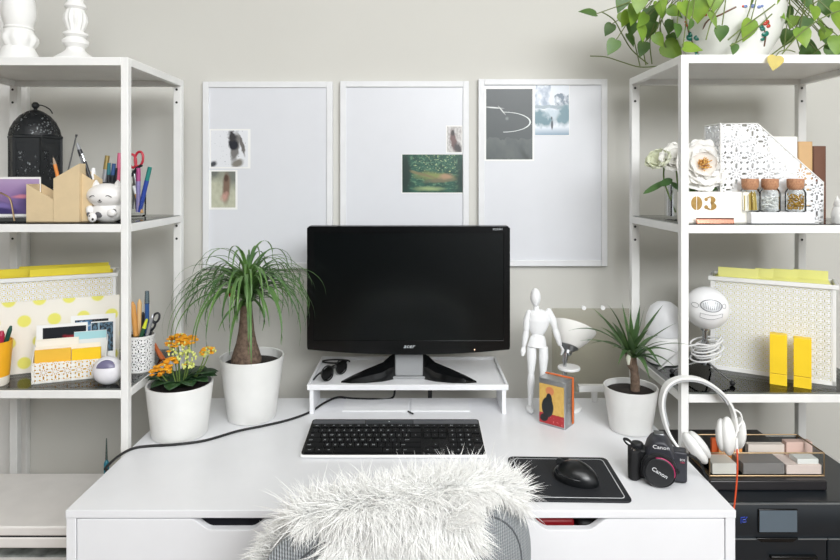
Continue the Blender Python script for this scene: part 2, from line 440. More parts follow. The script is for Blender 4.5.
green = picture('print_garden', (30, 74, 62), [
    ('noise', 7, .52, .08, .0, .0, 1, 1, (44, 92, 76)), ('noise', 16, .58, .05, .1, .1, .95, 1, (88, 128, 100)), ('noise', 26, .63, .03, .2, .5, .9, 1, (190, 205, 150)),
    ('ell', .55, .42, .30, .10, -6, .4, .15, (128, 140, 84)), ('ell', .32, .48, .30, .035, -24, .4, .03, (126, 118, 84)), ('ell', .66, .33, .26, .06, 8, .4, .06, (112, 108, 84)),
    ('ell', .72, .42, .11, .07, 10, .4, .1, (170, 140, 112)), ('ell', .45, .1, .2, .05, 0, .6, .1, (150, 170, 120)), ('ell', .05, .5, .08, .6, 0, .4, .1, (18, 46, 40)), ('ell', 1.0, .4, .1, .5, 0, .5, .1, (22, 52, 46))])
print_('wide dark green garden picture near the right edge of the middle board', 401.5, 154, 463.5, 193.5, green, (.8, .8, 1, .5))
darkp = picture('print_wake', (40, 50, 52), [
    ('grad', .75, .0, (66, 74, 75)), ('noise', 3, .5, .25, 0, 0, 1, .3, (92, 100, 98)), ('ell', .85, .05, .16, .05, -40, .6, .1, (52, 60, 60)),
    ('ring', .37, .53, .58, .142, .028, .37, (214, 220, 218)), ('ell', .16, .735, .17, .009, -3, .5, .0, (220, 224, 222)), ('ell', .34, .695, .08, .009, -38, .5, .0, (220, 224, 222)), ('ell', .45, .58, .03, .02, 0, .6, 0, (110, 118, 116))])
print_('tall dark grey print of a curved white line, in the corner of the right board', 484.5, 87.5, 534, 161, darkp, (1.6, 1.6, 1.6, 1.5))
lake = picture('print_lake', (222, 228, 236), [
    ('noise', 5, .5, .12, 0, .55, .45, .98, (150, 165, 185)), ('noise', 7, .48, .1, .6, .5, 1, .8, (112, 128, 144)), ('box', -.1, .52, 1.1, .58, .06, (150, 165, 176)),
    ('ell', .2, .33, .34, .16, -8, .25, .2, (92, 128, 140)), ('ell', .85, .38, .25, .18, 20, .25, .2, (104, 138, 150)), ('ell', .5, .42, .2, .08, 0, .5, .3, (190, 205, 215)),
    ('grad', .16, .0, (120, 150, 172)), ('ell', .5, .2, .03, .09, 0, .3, 0, (40, 52, 62)), ('ell', .49, .33, .02, .03, 0, .3, 0, (60, 70, 80))])
print_('pale blue print of snowy mountains and lake, right of the dark print', 534.5, 83.5, 569.5, 135.5, lake, (.5, .5, .5, .5))

# ================================================================== monitor riser, monitor
RI = (-0.2977, 0.2526, 1.666, 1.931)
t = thing('monitor_riser', 'white tray-topped monitor riser standing at the back of the desk', 'monitor stand', ((RI[0] + RI[1]) / 2, 1.74, DZ))
MB().box(RI[0] + .003, RI[1] - .003, RI[2] + .003, RI[3] - .003, 0.8285, 0.834).build('tray_floor', white_lacquer, t, world=True)
f = MB(); q = 0.007
f.box(RI[0], RI[1], RI[2], RI[2] + q, 0.8272, 0.8425); f.box(RI[0], RI[1], RI[3] - q, RI[3], 0.8272, 0.8425)
f.box(RI[0], RI[0] + q, RI[2] + q, RI[3] - q, 0.8272, 0.8425); f.box(RI[1] - q, RI[1], RI[2] + q, RI[3] - q, 0.8272, 0.8425)
f.build('tray_rim', white_lacquer, t, world=True, bevel=0.001)
for x in (RI[0] + 0.006, RI[1] - 0.017):
    MB().box(x, x + 0.011, RI[2] + 0.004, DY1 - 0.006, DZ, 0.8275).build('leg', white_lacquer, t, world=True, bevel=0.001)

MY = 1.70; X0, X1, ZT, ZS, ZB = -0.3038, 0.262, 1.273, 0.929, 0.9145
mc = (X0 + X1) / 2
t = thing('computer_monitor', 'black widescreen monitor switched off on the white riser', 'monitor', (mc, MY + 0.05, 0.834))
def outline(x0, x1, zt, zs, zb, r=0.006):
    pts = [(x0, zt - r), (x0 + r, zt), (x1 - r, zt), (x1, zt - r), (x1, zs + 0.008)]
    for i in range(25):
        a = i / 24; x = lerp(x1, x0, a); pts.append((lerp(x1 - 0.002, x0 + 0.002, a), zb + (zs - zb) * (2 * a - 1) ** 2))
    pts.append((x0, zs + 0.008)); return pts
ou = outline(X0, X1, ZT, ZS, ZB); inn = [(0, 0)] * len(ou)
MB().prism(ou, 'y', MY + 0.012, MY + 0.034).build('rear_casing', black_matte, t, world=True)
MB().prism(outline(X0 + .1, X1 - .1, ZT - .06, ZS + .06, ZB + .06), 'y', MY + 0.034, MY + 0.062).build('rear_housing', black_matte, t, world=True, bevel=0.01)
sx0, sx1, sz0, sz1 = W(313.5, 0, MY).x, W(504, 0, MY).x, W(0, 341, MY).z, W(0, 232.5, MY).z
bz = MB()
n = len(ou)
rect = []
for (x, z) in ou: rect.append((min(max(x, sx0), sx1), min(max(z, sz0), sz1)))
vs = [(x, MY, z) for x, z in ou] + [(x, MY, z) for x, z in rect] + [(x, MY + 0.012, z) for x, z in ou] + [(x, MY + 0.005, z) for x, z in rect]
fs = []
for i in range(n):
    j = (i + 1) % n
    fs += [(i, j, n + j, n + i), (2 * n + i, 2 * n + j, j, i), (n + i, n + j, 3 * n + j, 3 * n + i)]
bz.add(vs, fs)
be = bz.build('bezel', black_gloss, t, world=True, smooth=False)
MB().box(sx0 - .001, sx1 + .001, MY + 0.004, MY + 0.010, sz0 - .001, sz1 + .001).build('screen', mat('screen_black', (2, 6, 7), 0.2, spec=.6), t, world=True)
pr = mat('silver_print', (190, 195, 198), 0.4)
p = W(409, 346.3, MY)
MB().text('acer', 0.0155, lambda x, y, z: (p.x + x * 1.15, MY - 0.0006 - z, p.z + y), shear=0.25).build('wordmark', pr, be, world=True, smooth=False)
p2 = W(497.5, 229.3, MY)
MB().text('X233H', 0.0072, lambda x, y, z: (p2.x + x * 1.3, MY - 0.0006 - z, p2.z + y), depth=.0003).build('wordmark', pr, be, world=True, smooth=False)
k = NT('standby_light'); k.bsdf.inputs['Emission Color'].default_value = lin((255, 170, 90)); k.bsdf.inputs['Emission Strength'].default_value = 1.2
p = W(474.5, 349.6, MY)
MB().cyl((p.x, MY - 0.0002, p.z), 0.0017, 0.0012, 10, 'y').build('power_light', k.m, be, world=True)
st = mat('stand_grey', (150, 152, 154), 0.3)
cx = -0.02
neck = MB().box(cx - 0.04, cx + 0.04, 1.738, 1.775, 0.842, 0.99).build('neck', st, t, world=True, bevel=0.004)
MB().box(cx - 0.05, cx + 0.05, 1.736, 1.80, 0.834, 0.842).build('foot_plate', st, t, world=True, bevel=0.002)
for s in (-1, 1):
    secs = [(0.038, 1.741, 1.80, 0.064), (0.055, 1.728, 1.79, 0.060), (0.075, 1.716, 1.775, 0.045), (0.12, 1.704, 1.75, 0.032), (0.16, 1.702, 1.735, 0.016), (0.19, 1.708, 1.718, 0.002)]
    vs, fs = [], []
    for (dx, ya, yb, h) in secs:
        x = cx + s * dx
        vs += [(x, ya, 0.834), (x, ya + 0.004, 0.834 + h * 0.55), (x, lerp(ya, yb, .55), 0.834 + h), (x, yb, 0.834 + h * .8), (x, yb, 0.834)]
    for i in range(len(secs) - 1):
        for j in range(5): fs.append((i * 5 + j, i * 5 + (j + 1) % 5, i * 5 + 5 + (j + 1) % 5, i * 5 + 5 + j))
    fs += [(0, 1, 2, 3, 4), tuple(range((len(secs) - 1) * 5, len(secs) * 5))]
    if s > 0: fs = [f[::-1] for f in fs]
    MB().add(vs, fs).build('foot_wing', black_gloss, t, world=True, angle=25)

# things on and under the riser
g = thing('eyeglasses', 'dark folded eyeglasses at the left end of the riser tray', 'glasses', (-0.245, 1.76, 0.834), R(62))
dk = mat('dark_acetate', (30, 32, 34), 0.25)
for s in (-1, 1):
    ring = [(s * 0.034 + 0.027 * math.cos(a) * (1 if abs(math.cos(a)) < .8 else .97), -0.012 + 0.004 * math.sin(a), 0.021 + 0.019 * math.sin(a)) for a in [2 * PI * i / 24 for i in range(24)]]
    MB().tube(ring, 0.0022, 6, closed=True).build('rim', dk, g)
    MB().prism([(s * 0.034 + 0.026 * math.cos(2 * PI * i / 20), 0.021 + 0.018 * math.sin(2 * PI * i / 20)) for i in range(20)], 'y', -0.0125, -0.0115).build('lens', glass('smoke_lens', (120, 125, 128)), g)
    MB().tube(smoothpath([(s * 0.062, -0.012, 0.03), (s * 0.055, 0.0 + 0.004 * s, 0.026), (-s * 0.03, 0.008 + 0.004 * s, 0.02), (-s * 0.062, 0.012 + 0.004 * s, 0.006)]), 0.0024, 6).build('temple', dk, g)
MB().tube([(-0.009, -0.012, 0.026), (0, -0.013, 0.029), (0.009, -0.012, 0.026)], 0.002, 6).build('bridge', dk, g)
lp = [onz(338, 356.6, 0.838) + Vector((0.042 * math.cos(a), -0.05 + 0.018 * math.sin(a), 0.0)) for a in [2 * PI * i / 24 for i in range(22)]]
for q_ in lp: q_.y = min(q_.y, 1.918)
tag(MB().tube(lp, 0.0026, 7).build('cable', black_rubber, loc=(-0.2, 1.85, 0.834), world=True), 'black cable looped at the back left of the riser tray', 'cable')
z = DZ + 0.0032
path = [onz(104, 468, z), onz(118, 456.5, z), onz(133, 448.5, z), onz(150, 446, z), onz(175, 444.5, z), onz(205, 440.5, z), onz(238, 431, z), onz(265, 425.5, z), onz(290, 419.5, z), onz(310, 412, z), onz(325, 402.5, z), onz(338, 397.3, z), onz(352, 398.5, z), onz(372, 399, z), onz(392, 398, z)]
path[0] += Vector((0.004, 0, 0))
path = [Vector((DX0 - 0.006, path[0].y + 0.0, 0.70)), Vector((DX0 - 0.004, path[0].y, 0.755))] + path + [Vector((-0.06, 1.798, 0.80)), Vector((-0.045, 1.84, 0.822)), Vector((-0.03, 1.94, 0.85))]
tag(MB().tube(smoothpath(path, 8), 0.0031, 8).build('cable', black_rubber, loc=(-0.3, 1.6, DZ), world=True), 'long black cable curving across the left of the desk to under the riser', 'cable')
p = W(430, 394, 1.80)
tag(MB().box(p.x - 0.006, p.x + 0.006, 1.80, 1.806, 0.0, 0.8268).build('cable', black_rubber, loc=(p.x, 1.80, 0.0), world=True, bevel=.001), 'flat black cable hanging behind the desk under the monitor', 'cable')
for (a, b, lab) in ((-0.205, -0.021, 'white notepad under the riser, left of the other'), (-0.014, 0.15, 'white notepad under the riser, right of the other')):
    tag(MB().box(a, b, 1.69, 1.785, 0, 0.0022).build('notepad', mat('pad_paper', (234, 235, 236), .5), loc=(0, 0, DZ), bevel=0.0006), lab, 'notepad')
MB2 = MB().tube([(-0.022, 1.683, DZ + 0.0035), (-0.008, 1.665, DZ + 0.0035)], 0.0022, 6)
tag(MB2.build('pen', black_matte, loc=(-0.015, 1.674, DZ), world=True), 'short black pen stub lying in front of the white notepads', 'pen')

# ================================================================== keyboard
kb = thing('keyboard', 'slim black keyboard with white edging in front of the riser', 'keyboard', (-0.0525, 1.405, DZ))
kw, kd = 0.433, 0.172
tilt = math.atan2(0.014, kd)
TM = Matrix.Translation((0, 0, 0.004)) @ Matrix.Rotation(tilt, 4, 'X')
m_ = MB(); m_.M = TM; m_.prism(rrect(kw, kd, 0.008, 4, 0, kd / 2), 'z', -0.002, 0.004); m_.build('case', white_plastic, kb, bevel=0.0015)
for x in (-0.18, 0.18): MB().box(x - .02, x + .02, 0.14, 0.155, 0, 0.0136).build('foot', black_rubber, kb)
m_ = MB(); m_.M = TM; m_.prism(rrect(kw - 0.006, kd - 0.004, 0.008, 4, 0, kd / 2 + 0.0015), 'z', 0.004, 0.0065); m_.build('top_plate', black_gloss, kb)
for (a, b, c) in ((-kw / 2 + 0.006, -0.078, (74, 76, 80)), (-0.076, 0.044, (46, 50, 54)), (0.046, kw / 2 - 0.006, (80, 82, 86))):
    m_ = MB(); m_.M = TM; m_.box(a, b, kd - 0.026, kd - 0.007, 0.0064, 0.0071); m_.build('solar_strip', mat('solar_%d' % c[0], c, 0.3, spec=.5), kb)
m_ = MB(); m_.M = TM; m_.cyl((-0.016, kd - 0.015, 0.0070), 0.0018, 0.0006, 10); m_.build('indicator', pr, kb)
key_m = mat('key_black', (10, 11, 13), 0.45, spec=.25); leg_m = mat('key_legend', (205, 210, 212), 0.5)
rows = [['esc'] + ['F%d' % i for i in range(1, 13)], list('`1234567890-=') + ['<-:2'], ['tab:1.5'] + list('QWERTYUIOP[]') + ['\\:1.5'],
        ['caps:1.75'] + list("ASDFGHJKL;'") + ['enter:2.25'], ['shift:2.25'] + list('ZXCVBNM,./') + ['shift:2.75'], ['ctrl:1.25', 'fn:1.25', 'alt:1.25', ':6.25', 'alt:1.25', 'fn:1.25', 'ctrl:2.5']]
navs = [['ps', 'sl', 'pb'], ['ins', 'hm', 'up'], ['del', 'end', 'dn'], [], [None, '^', None], ['<', 'v', '>']]
nums = [['M', '-', '+', 'o'], ['n', '/', '*', '-'], list('789'), list('456') + ['+'], list('123'), ['0:2', '.', 'e']]
pit, x_l = 0.0182, -kw / 2 + 0.009
y_top = kd - 0.029; rh = (y_top - 0.006) / 6
def key(x0, w, r, txt):
    h = rh * (0.72 if r == 0 else 0.9); y1 = y_top - r * rh - (rh * 0.05)
    m_ = MB(); m_.M = TM; m_.box(x0 + 0.0011, x0 + w - 0.0011, y1 - h, y1, 0.0062, 0.0088)
    if txt:
        m_.cur = 1; s = 0.0078 if len(txt) == 1 else 0.0052
        xc, yc = (x0 + w / 2 if len(txt) < 2 or w < .025 else x0 + 0.007), y1 - h / 2
        m_.text(txt, s, lambda x, y, z: (xc + x, yc + y, 0.0089 + z * .3), depth=0.0003)
    m_.build('key', [key_m, leg_m], kb, smooth=False)
for r, row in enumerate(rows):
    n = len(row); x = x_l
    for it in row:
        it, w = (it.rsplit(':', 1) + ['1'])[:2] if ':' in it else (it, '1')
        w = float(w) * pit if r else pit * 15 / 13
        key(x, w, r, it); x += w
xn = x_l + 15 * pit + 0.006
for r, row in enumerate(navs):
    for i, it in enumerate(row):
        if it: key(xn + i * pit, pit, r, it if len(it) == 1 else '-')
xm = xn + 3 * pit + 0.006
pw = (kw / 2 - 0.007 - xm) / 4
for r, row in enumerate(nums):
    x = xm
    for it in row:
        it, w = (it.split(':') + ['1'])[:2]
        key(x, float(w) * pw, r, it); x += float(w) * pw

# ================================================================== mouse pad and mouse
mp = thing('mouse_pad', 'black mouse pad with a thin white border at the right of the desk', 'mouse pad', (0.322, 1.312, DZ), R(-1.5))
MB().prism(rrect(0.226, 0.192, 0.014), 'z', 0, 0.004).build('pad', mat('pad_cloth', (22, 25, 30), 0.7, bump=.2, bscale=700), mp, bevel=0.001)
o, i_ = rrect(0.204, 0.170, 0.010), rrect(0.2005, 0.1665, 0.0085); n = len(o)
MB().add([(x, y, 0.0045) for x, y in o] + [(x, y, 0.0045) for x, y in i_] + [(x, y, 0.0038) for x, y in o + i_],
         [(a, (a + 1) % n, n + (a + 1) % n, n + a) for a in range(n)] + [(2 * n + a, 2 * n + (a + 1) % n, (a + 1) % n, a) for a in range(n)]).build('border_line', mat('border_print', (205, 208, 210), .5), mp)
ms = thing('computer_mouse', 'black computer mouse resting on the black pad', 'mouse', (0.339, 1.302, DZ + 0.0045), R(52))
def mouse_fn(d): return 1 - 0.10 * (d.y ** 2) * (1 if d.y > 0 else 0.2) - 0.05 * abs(d.x * d.y)
b = MB(); b.ell((0, 0, 0.004), 0.034, 0.053, 0.036, 28, 20, mouse_fn)
b.v = [Vector((v.x, v.y, max(v.z, 0.0) - max(0, v.y) * 0.12 * (v.z > 0.01))) for v in b.v]
body = b.build('shell', mat('mouse_black', (16, 18, 20), .28), ms)
b = MB(); b.cyl((-0.004, 0.034, 0.028), 0.008, 0.008, 16, 'x'); b.build('scroll_wheel', mat('dark_rubber', (32, 34, 36), .5), ms)
MB().tube([(0, 0.014, .0395), (0, 0.026, 0.0365), (0, 0.045, 0.024)], 0.0009, 6).build('button_gap', black_matte, ms)
b = MB(); b.ell((0.0, 0.0, 0.014), 0.0335, 0.044, 0.009, 24, 8); b.build('grip_band', mat('mouse_grip', (28, 30, 33), .18), ms)
# ================================================================== potted plants on the desk
rng = random.Random(7)
leaf_dark = mat('leaf_dark_green', (36, 64, 38), 0.42, col2=(52, 86, 46), scale=30, trans=.15)
leaf_pony = mat('leaf_ponytail', (66, 104, 62), 0.4, col2=(112, 150, 78), scale=12, trans=.25)
leaf_drac = mat('leaf_dracaena', (58, 92, 56), 0.4, col2=(96, 124, 74), scale=22, trans=.15)
bark = mat('trunk_bark', (128, 108, 92), 0.9, col2=(84, 68, 58), scale=110, bump=.9, bscale=160)
def pot_mesh(rb, rt, h, th=0.005):
    return MB().lathe([(rb - 0.006, 0), (rb - 0.001, 0.002), (rb, 0.006), (rt, h - 0.002), (rt - 0.001, h), (rt - th, h - 0.001), (rt - th - 0.001, h - 0.02), (rb - 0.004, 0.012)], seg=56)
def pot(root, rb, rt, h, soil_d, mbend=None):
    pot_mesh(rb, rt, h).build('pot', white_ceramic, root)
    rs = lerp(rb, rt, (h - soil_d) / h) - 0.0055
    MB().lathe([(rs, h - soil_d - 0.01), (rs, h - soil_d), (rs * .6, h - soil_d + 0.004), (0, h - soil_d + 0.006)], seg=32).build('soil', soil_m, root)

# kalanchoe
kal = thing('potted_kalanchoe', 'white pot of yellow-orange flowers at the left edge of the desk', 'plant', (-0.598, 1.545, DZ))
pot(kal, 0.068, 0.081, 0.131, 0.016)
fl = MB()
def broad(mb, base, tip, w, up=(0, 0, 1), cup=0.25, n=8, droop=0.0):
    base, tip = Vector(base), Vector(tip); d = tip - base
    pts = [base + d * (i / n) + Vector((0, 0, droop * math.sin(PI * i / n))) for i in range(n + 1)]
    ws = [w * (0.16 + 0.84 * math.sin(PI * min(1, (i / n) * 0.93 + 0.05)) ** 0.8) if 0 < i < n else w * (0.12 if i == 0 else 0.03) for i in range(n + 1)]
    mb.blade(pts, ws, up, cup)
for i in range(26):
    a = rng.uniform(0, 2 * PI); L = rng.uniform(0.045, 0.085); e = rng.uniform(0.0, 0.6); r0 = rng.uniform(0.0, 0.02)
    b0 = Vector((r0 * math.cos(a), r0 * math.sin(a), 0.118)); tp = b0 + Vector((L * math.cos(a) * math.cos(e * .8), L * math.sin(a) * math.cos(e * .8), 0.008 + L * math.sin(e) * .6))
    tp.x = max(tp.x, -0.076)
    broad(fl, b0, tp, rng.uniform(0.034, 0.05), cup=0.2, droop=0.012)
for tp in ((0.085, -0.012, 0.158), (0.066, 0.01, 0.162), (0.05, -0.05, 0.137), (-0.05, -0.055, 0.135), (0.0, -0.068, 0.133), (0.088, 0.02, 0.140)):
    broad(fl, (0, 0, 0.118), tp, 0.05, cup=0.15, droop=0.014)
fl.build('foliage', leaf_dark, kal, solid=0.001)
petal_o = mat('petal_orange', (246, 186, 44), 0.6, col2=(240, 156, 30), scale=60, trans=.2)
petal_y = mat('petal_lime', (226, 228, 140), 0.6, col2=(196, 208, 108), scale=60)
stem_g = mat('stem_green', (104, 128, 62), 0.6)
heads = [((-0.03, -0.04, 0.172), 0.02, .95), ((-0.013, -0.02, 0.186), 0.016, .95), ((-0.045, -0.035, 0.165), 0.015, .95), ((-0.004, 0.0, 0.232), 0.026, .75), ((0.02, 0.005, 0.234), 0.022, .8), ((-0.016, 0.005, 0.228), 0.018, .8),
         ((0.0, -0.004, 0.21), 0.026, .05), ((0.022, -0.012, 0.196), 0.022, .05), ((0.028, -0.02, 0.178), 0.014, .05), ((0.072, 0.0, 0.206), 0.017, .6), ((0.062, 0.0, 0.200), 0.012, .1)]
stm, po, py_ = MB(), MB(), MB()
for c, r, fo in heads:
    stm.tube(smoothpath([(c[0] * 0.3, c[1] * .3, 0.118), (c[0] * .8, c[1] * .8, lerp(.118, c[2], .55)), (c[0], c[1], c[2] - r * .5)], 4), 0.0016, 6)
    for i in range(int(40 * r / .02)):
        u, a = rng.uniform(-0.3, 1), rng.uniform(0, 2 * PI); s = math.sqrt(1 - u * u)
        p = Vector(c) + Vector((s * math.cos(a) * r, s * math.sin(a) * r, u * r * .75))
        top = (rng.random() < fo)
        mb = po if top else py_; rr = rng.uniform(.0036, .0050) if top else rng.uniform(.0022, .0034)
        if top:
            for q in range(4):
                aa = PI / 2 * q + rng.random()
                mb.ell(p + Vector((math.cos(aa) * rr * .7, math.sin(aa) * rr * .7, 0)), rr * .7, rr * .7, rr * .5, 7, 5)
        else: mb.ell(p, rr * .9, rr * .9, rr * 1.15, 7, 5)
stm.build('stem', stem_g, kal); tag(po.build('blossom', petal_o, kal), 'orange-yellow blossoms'); tag(py_.build('bud', petal_y, kal), 'lime green buds', kind='stuff')

# ponytail palm
pp = thing('potted_ponytail_palm', 'white pot with a swollen trunk and arching grassy leaves left of the monitor', 'plant', (-0.444, 1.652, DZ))
pot(pp, 0.064, 0.0855, 0.167, 0.022)
tx = 0.012
MB().lathe([(0.030, 0.140), (0.039, 0.152), (0.040, 0.162), (0.035, 0.180), (0.027, 0.205), (0.021, 0.235), (0.0175, 0.27), (0.016, 0.295), (0.015, 0.312), (0.006, 0.325)], (-0.012, -0.012, 0), 28).build('trunk', bark, pp)
b = MB(); c0 = Vector((-0.010, -0.012, 0.312))
def arch(mb, a, L, t0, t1, w, c0, n=16, pw=1.15):
    pts, p = [], Vector(c0); L *= 1 - .13 * abs(math.cos(a)) ** 1.5; ds = L / n
    for i in range(n + 1):
        q = p.copy(); wx = pp.location.x + q.x
        if wx > -0.325: q.y = min(q.y, 1.672 - pp.location.y)
        q.y = min(q.y, 0.27); q.x = max(q.x, -0.655 - pp.location.x)
        if q.z < .175 and math.hypot(q.x, q.y) < .098: q.z = max(q.z, .17)
        pts.append(q)
        th = R(t0 + (t1 - t0) * (i / n) ** pw)
        p += Vector((math.cos(a) * math.cos(th), math.sin(a) * math.cos(th), math.sin(th))) * ds
    mb.blade(pts, [w * (0.8 + .2 * min(1, i / 3)) * (1 - (i / n) ** 2.4 * 0.92) for i in range(n + 1)], (0, 0, 1), 0.3)
for i in range(110):
    a = 2 * PI * i / 110 * 7.03 + rng.uniform(-.15, .15)
    arch(b, a, rng.uniform(.20, .33), rng.uniform(52, 84), rng.uniform(-150, -85), rng.uniform(.0062, .0105), c0 + Vector((rng.uniform(-.006, .006), rng.uniform(-.006, .006), rng.uniform(-.012, .008))), pw=rng.uniform(1.1, 1.75))
for i in range(34):
    a = 2 * PI * i / 34 * 3.02 + rng.uniform(-.2, .2)
    arch(b, a, rng.uniform(.13, .24), rng.uniform(20, 75), rng.uniform(-95, -30), .0105, c0 + Vector((0, 0, rng.uniform(-.012, .006))))
for i in range(16):
    arch(b, 2 * PI * i / 16 + rng.uniform(-.2, .2), rng.uniform(.23, .32), 88, rng.uniform(-165, -120), .0095, c0, pw=rng.uniform(1.7, 2.2))
for i in range(26):      # long ones that loop down beside the pot
    a = 2 * PI * i / 26 + rng.uniform(-.2, .2)
    arch(b, a, rng.uniform(.30, .38), rng.uniform(56, 82), rng.uniform(-118, -88), rng.uniform(.006, .009), c0, pw=rng.uniform(.75, 1.0))
for a, L, t0, t1 in ((-1.25, .27, 20, -100), (-1.9, .30, 45, -100), (-.9, .33, 50, -110), (-1.6, .2, 10, -95), (-2.3, .30, 40, -98), (3.3, .36, 66, -130), (0.0, .34, 66, -140)): arch(b, a, L, t0, t1, .0105, c0)
b.build('foliage', leaf_pony, pp)
b = MB()
for dx, dz in ((-0.042, .335), (-0.038, .352)): b.ell((dx, -0.05, dz + .005), .006, .005, .006, 10, 8)
tag(b.build('red_bead', mat('red_bead', (190, 40, 34), .4), pp), 'small red bead among the leaves')
# dracaena
dp = thing('potted_dracaena', 'white pot with a small spiky dracaena beside the camera', 'plant', (0.553, 1.572, DZ))
pot(dp, 0.0525, 0.068, 0.112, 0.014)
tk = MB(); tk.tube(smoothpath([(0.008, -0.01, 0.088), (0.008, -0.01, 0.13), (0.005, -0.01, 0.162), (0.002, -0.01, 0.19)]), [.0115] * 8 + [.0105] * 5 + [.009] * 6, 12)
tk.tube(smoothpath([(0.006, -0.01, 0.155), (-0.006, -0.012, 0.17), (-0.011, -0.014, 0.20)]), .0075, 10); tk.build('trunk', bark, dp)
tag(MB().tube([(-0.012, -0.018, 0.172), (-0.0125, -0.019, 0.188), (-0.011, -0.018, 0.202)], [.003, .0065, .003], 8).build('dry_leaf_base', mat('pale_husk', (206, 208, 192), .7), dp), 'pale dry husk')
b = MB()
def spike(mb, c0, tip, w, sag):
    c0, tip = Vector(c0), Vector(tip); n = 9; pts = []
    for i in range(n + 1):
        q = i / n; p = c0.lerp(tip, q); p.z += sag * (q - q * q) * 2; pts.append(p)
    ws = [w * (.75 + .6 * math.sin(PI * min(1, q * .9))) * max(0.05, 1 - q ** 2.5) for q in [i / n for i in range(n + 1)]]
    mb.blade(pts, ws, (0, 0, 1), 0.3)
def dtip(px, py, Y): return W(px, py, Y) - dp.location
for px, py, Y, sg in ((622, 303, 1.58, 0), (640, 305, 1.60, 0), (645, 306, 1.55, 0), (637, 322, 1.50, 0), (630, 309, 1.53, 0), (663, 305, 1.58, .01), (655, 318, 1.54, .01), (676, 323, 1.53, .015), (668, 342, 1.50, .03), (690, 345, 1.40, .035),
                      (607, 304, 1.56, .035), (595, 313, 1.54, .03), (592, 308, 1.62, .03), (568, 331, 1.57, .05), (580, 341, 1.50, .03), (612, 348, 1.48, .03), (588, 345, 1.60, .04), (600, 327, 1.64, .03),
                      (676, 368, 1.50, .04), (668, 376, 1.52, .05), (660, 366, 1.46, .05), (650, 380, 1.49, .05), (672, 352, 1.60, .04), (660, 335, 1.66, .03), (682, 356, 1.56, .04), (628, 330, 1.45, .0), (612, 322, 1.47, .02), (648, 330, 1.45, .01), (618, 365, 1.47, .05)):
    s0 = (0.0, -0.01, 0.196) if px > 630 or rng.random() < .4 else (-0.011, -0.014, 0.2)
    spike(b, Vector(s0) + Vector((rng.uniform(-.004, .004), rng.uniform(-.004, .004), rng.uniform(-.02, .012))), dtip(px, py, Y), rng.uniform(.0105, .0145), sg)
b.build('foliage', leaf_drac, dp)

# ================================================================== artist mannequin
am = thing('artist_mannequin', 'white jointed artist mannequin standing right of the monitor', 'figurine', (0.337, 1.70, DZ))
wp = mat('mannequin_white', (238, 239, 240), .5, bump=.08, bscale=70)
def mpnt(px, py, dy=0.0): return W(px, py, 1.70 + dy) - am.location
def limb(name, pts, rads, n=6, fl=1.0):
    P = smoothpath(pts, n); m = len(P); k = len(rads) - 1
    rr = [lerp(rads[min(int(i / (m - 1) * k), k - 1)], rads[min(int(i / (m - 1) * k) + 1, k)], i / (m - 1) * k - min(int(i / (m - 1) * k), k - 1)) for i in range(m)]
    return MB().tube(P, rr, 14, fl).build(name, wp, am)
b = MB(); b.ell(mpnt(535.5, 298), .0145, .0165, .0275, 18, 14, lambda d: 1 - .18 * max(0, -d.z)); b.build('head', wp, am)
limb('neck', [mpnt(536, 306), mpnt(536.5, 313)], [.008, .0095])
limb('chest', [mpnt(538, 309.5), mpnt(538, 313), mpnt(538.5, 320), mpnt(538, 328), mpnt(537.5, 334)], [.012, .030, .0325, .026, .017], fl=.62)
MB().ell(mpnt(537.5, 335.5), .0165, .0125, .009, 14, 10).build('waist_ball', wp, am)
limb('pelvis', [mpnt(537.5, 336), mpnt(537.5, 341), mpnt(537, 346.5)], [.019, .0235, .027], fl=.62)
for s, sh, el, wr, hd in ((-1, (529, 313), (526.2, 331), (523.8, 346), (522.6, 356)), (1, (548.5, 311.5), (555, 329), (560, 345), (561, 355))):
    MB().ell(mpnt(*sh), .0085, .0085, .0095, 12, 8).build('shoulder_ball', wp, am)
    limb('upper_arm', [mpnt(*sh), mpnt(lerp(sh[0], el[0], .5) + s, lerp(sh[1], el[1], .5)), mpnt(*el)], [.0095, .0105, .007])
    limb('forearm', [mpnt(*el), mpnt(lerp(el[0], wr[0], .4), lerp(el[1], wr[1], .4)), mpnt(*wr)], [.0078, .009, .0055])
    limb('hand', [mpnt(*wr), mpnt(lerp(wr[0], hd[0], .5) + (2.2 if s > 0 else 0), lerp(wr[1], hd[1], .5)), mpnt(*hd)], [.0045, .0075, .003], fl=.55)
for s, hp, kn, ank in ((-1, (531.5, 347), (531, 373), (530.5, 402)), (1, (543.5, 347), (543, 373), (543.5, 401))):
    limb('thigh', [mpnt(*hp), mpnt(hp[0], 358), mpnt(*kn)], [.0125, .0135, .0085])
    limb('shin', [mpnt(*kn), mpnt(kn[0], 383), mpnt(*ank)], [.0085, .0105, .006])
    a = mpnt(*ank); a2 = Vector((a.x, a.y, 0.0))
    b = MB(); b.ell((a.x - .004 * (s < 0), a.y - .012, .0075), .0095, .027, .0075, 16, 10); b.v = [Vector((v.x, v.y, max(v.z, 0) + 0.0)) for v in b.v]; b.tube([(a.x, a.y, .006), a + Vector((0, 0, .002))], [.0075, .006], 10)
    b.build('foot', wp, am)

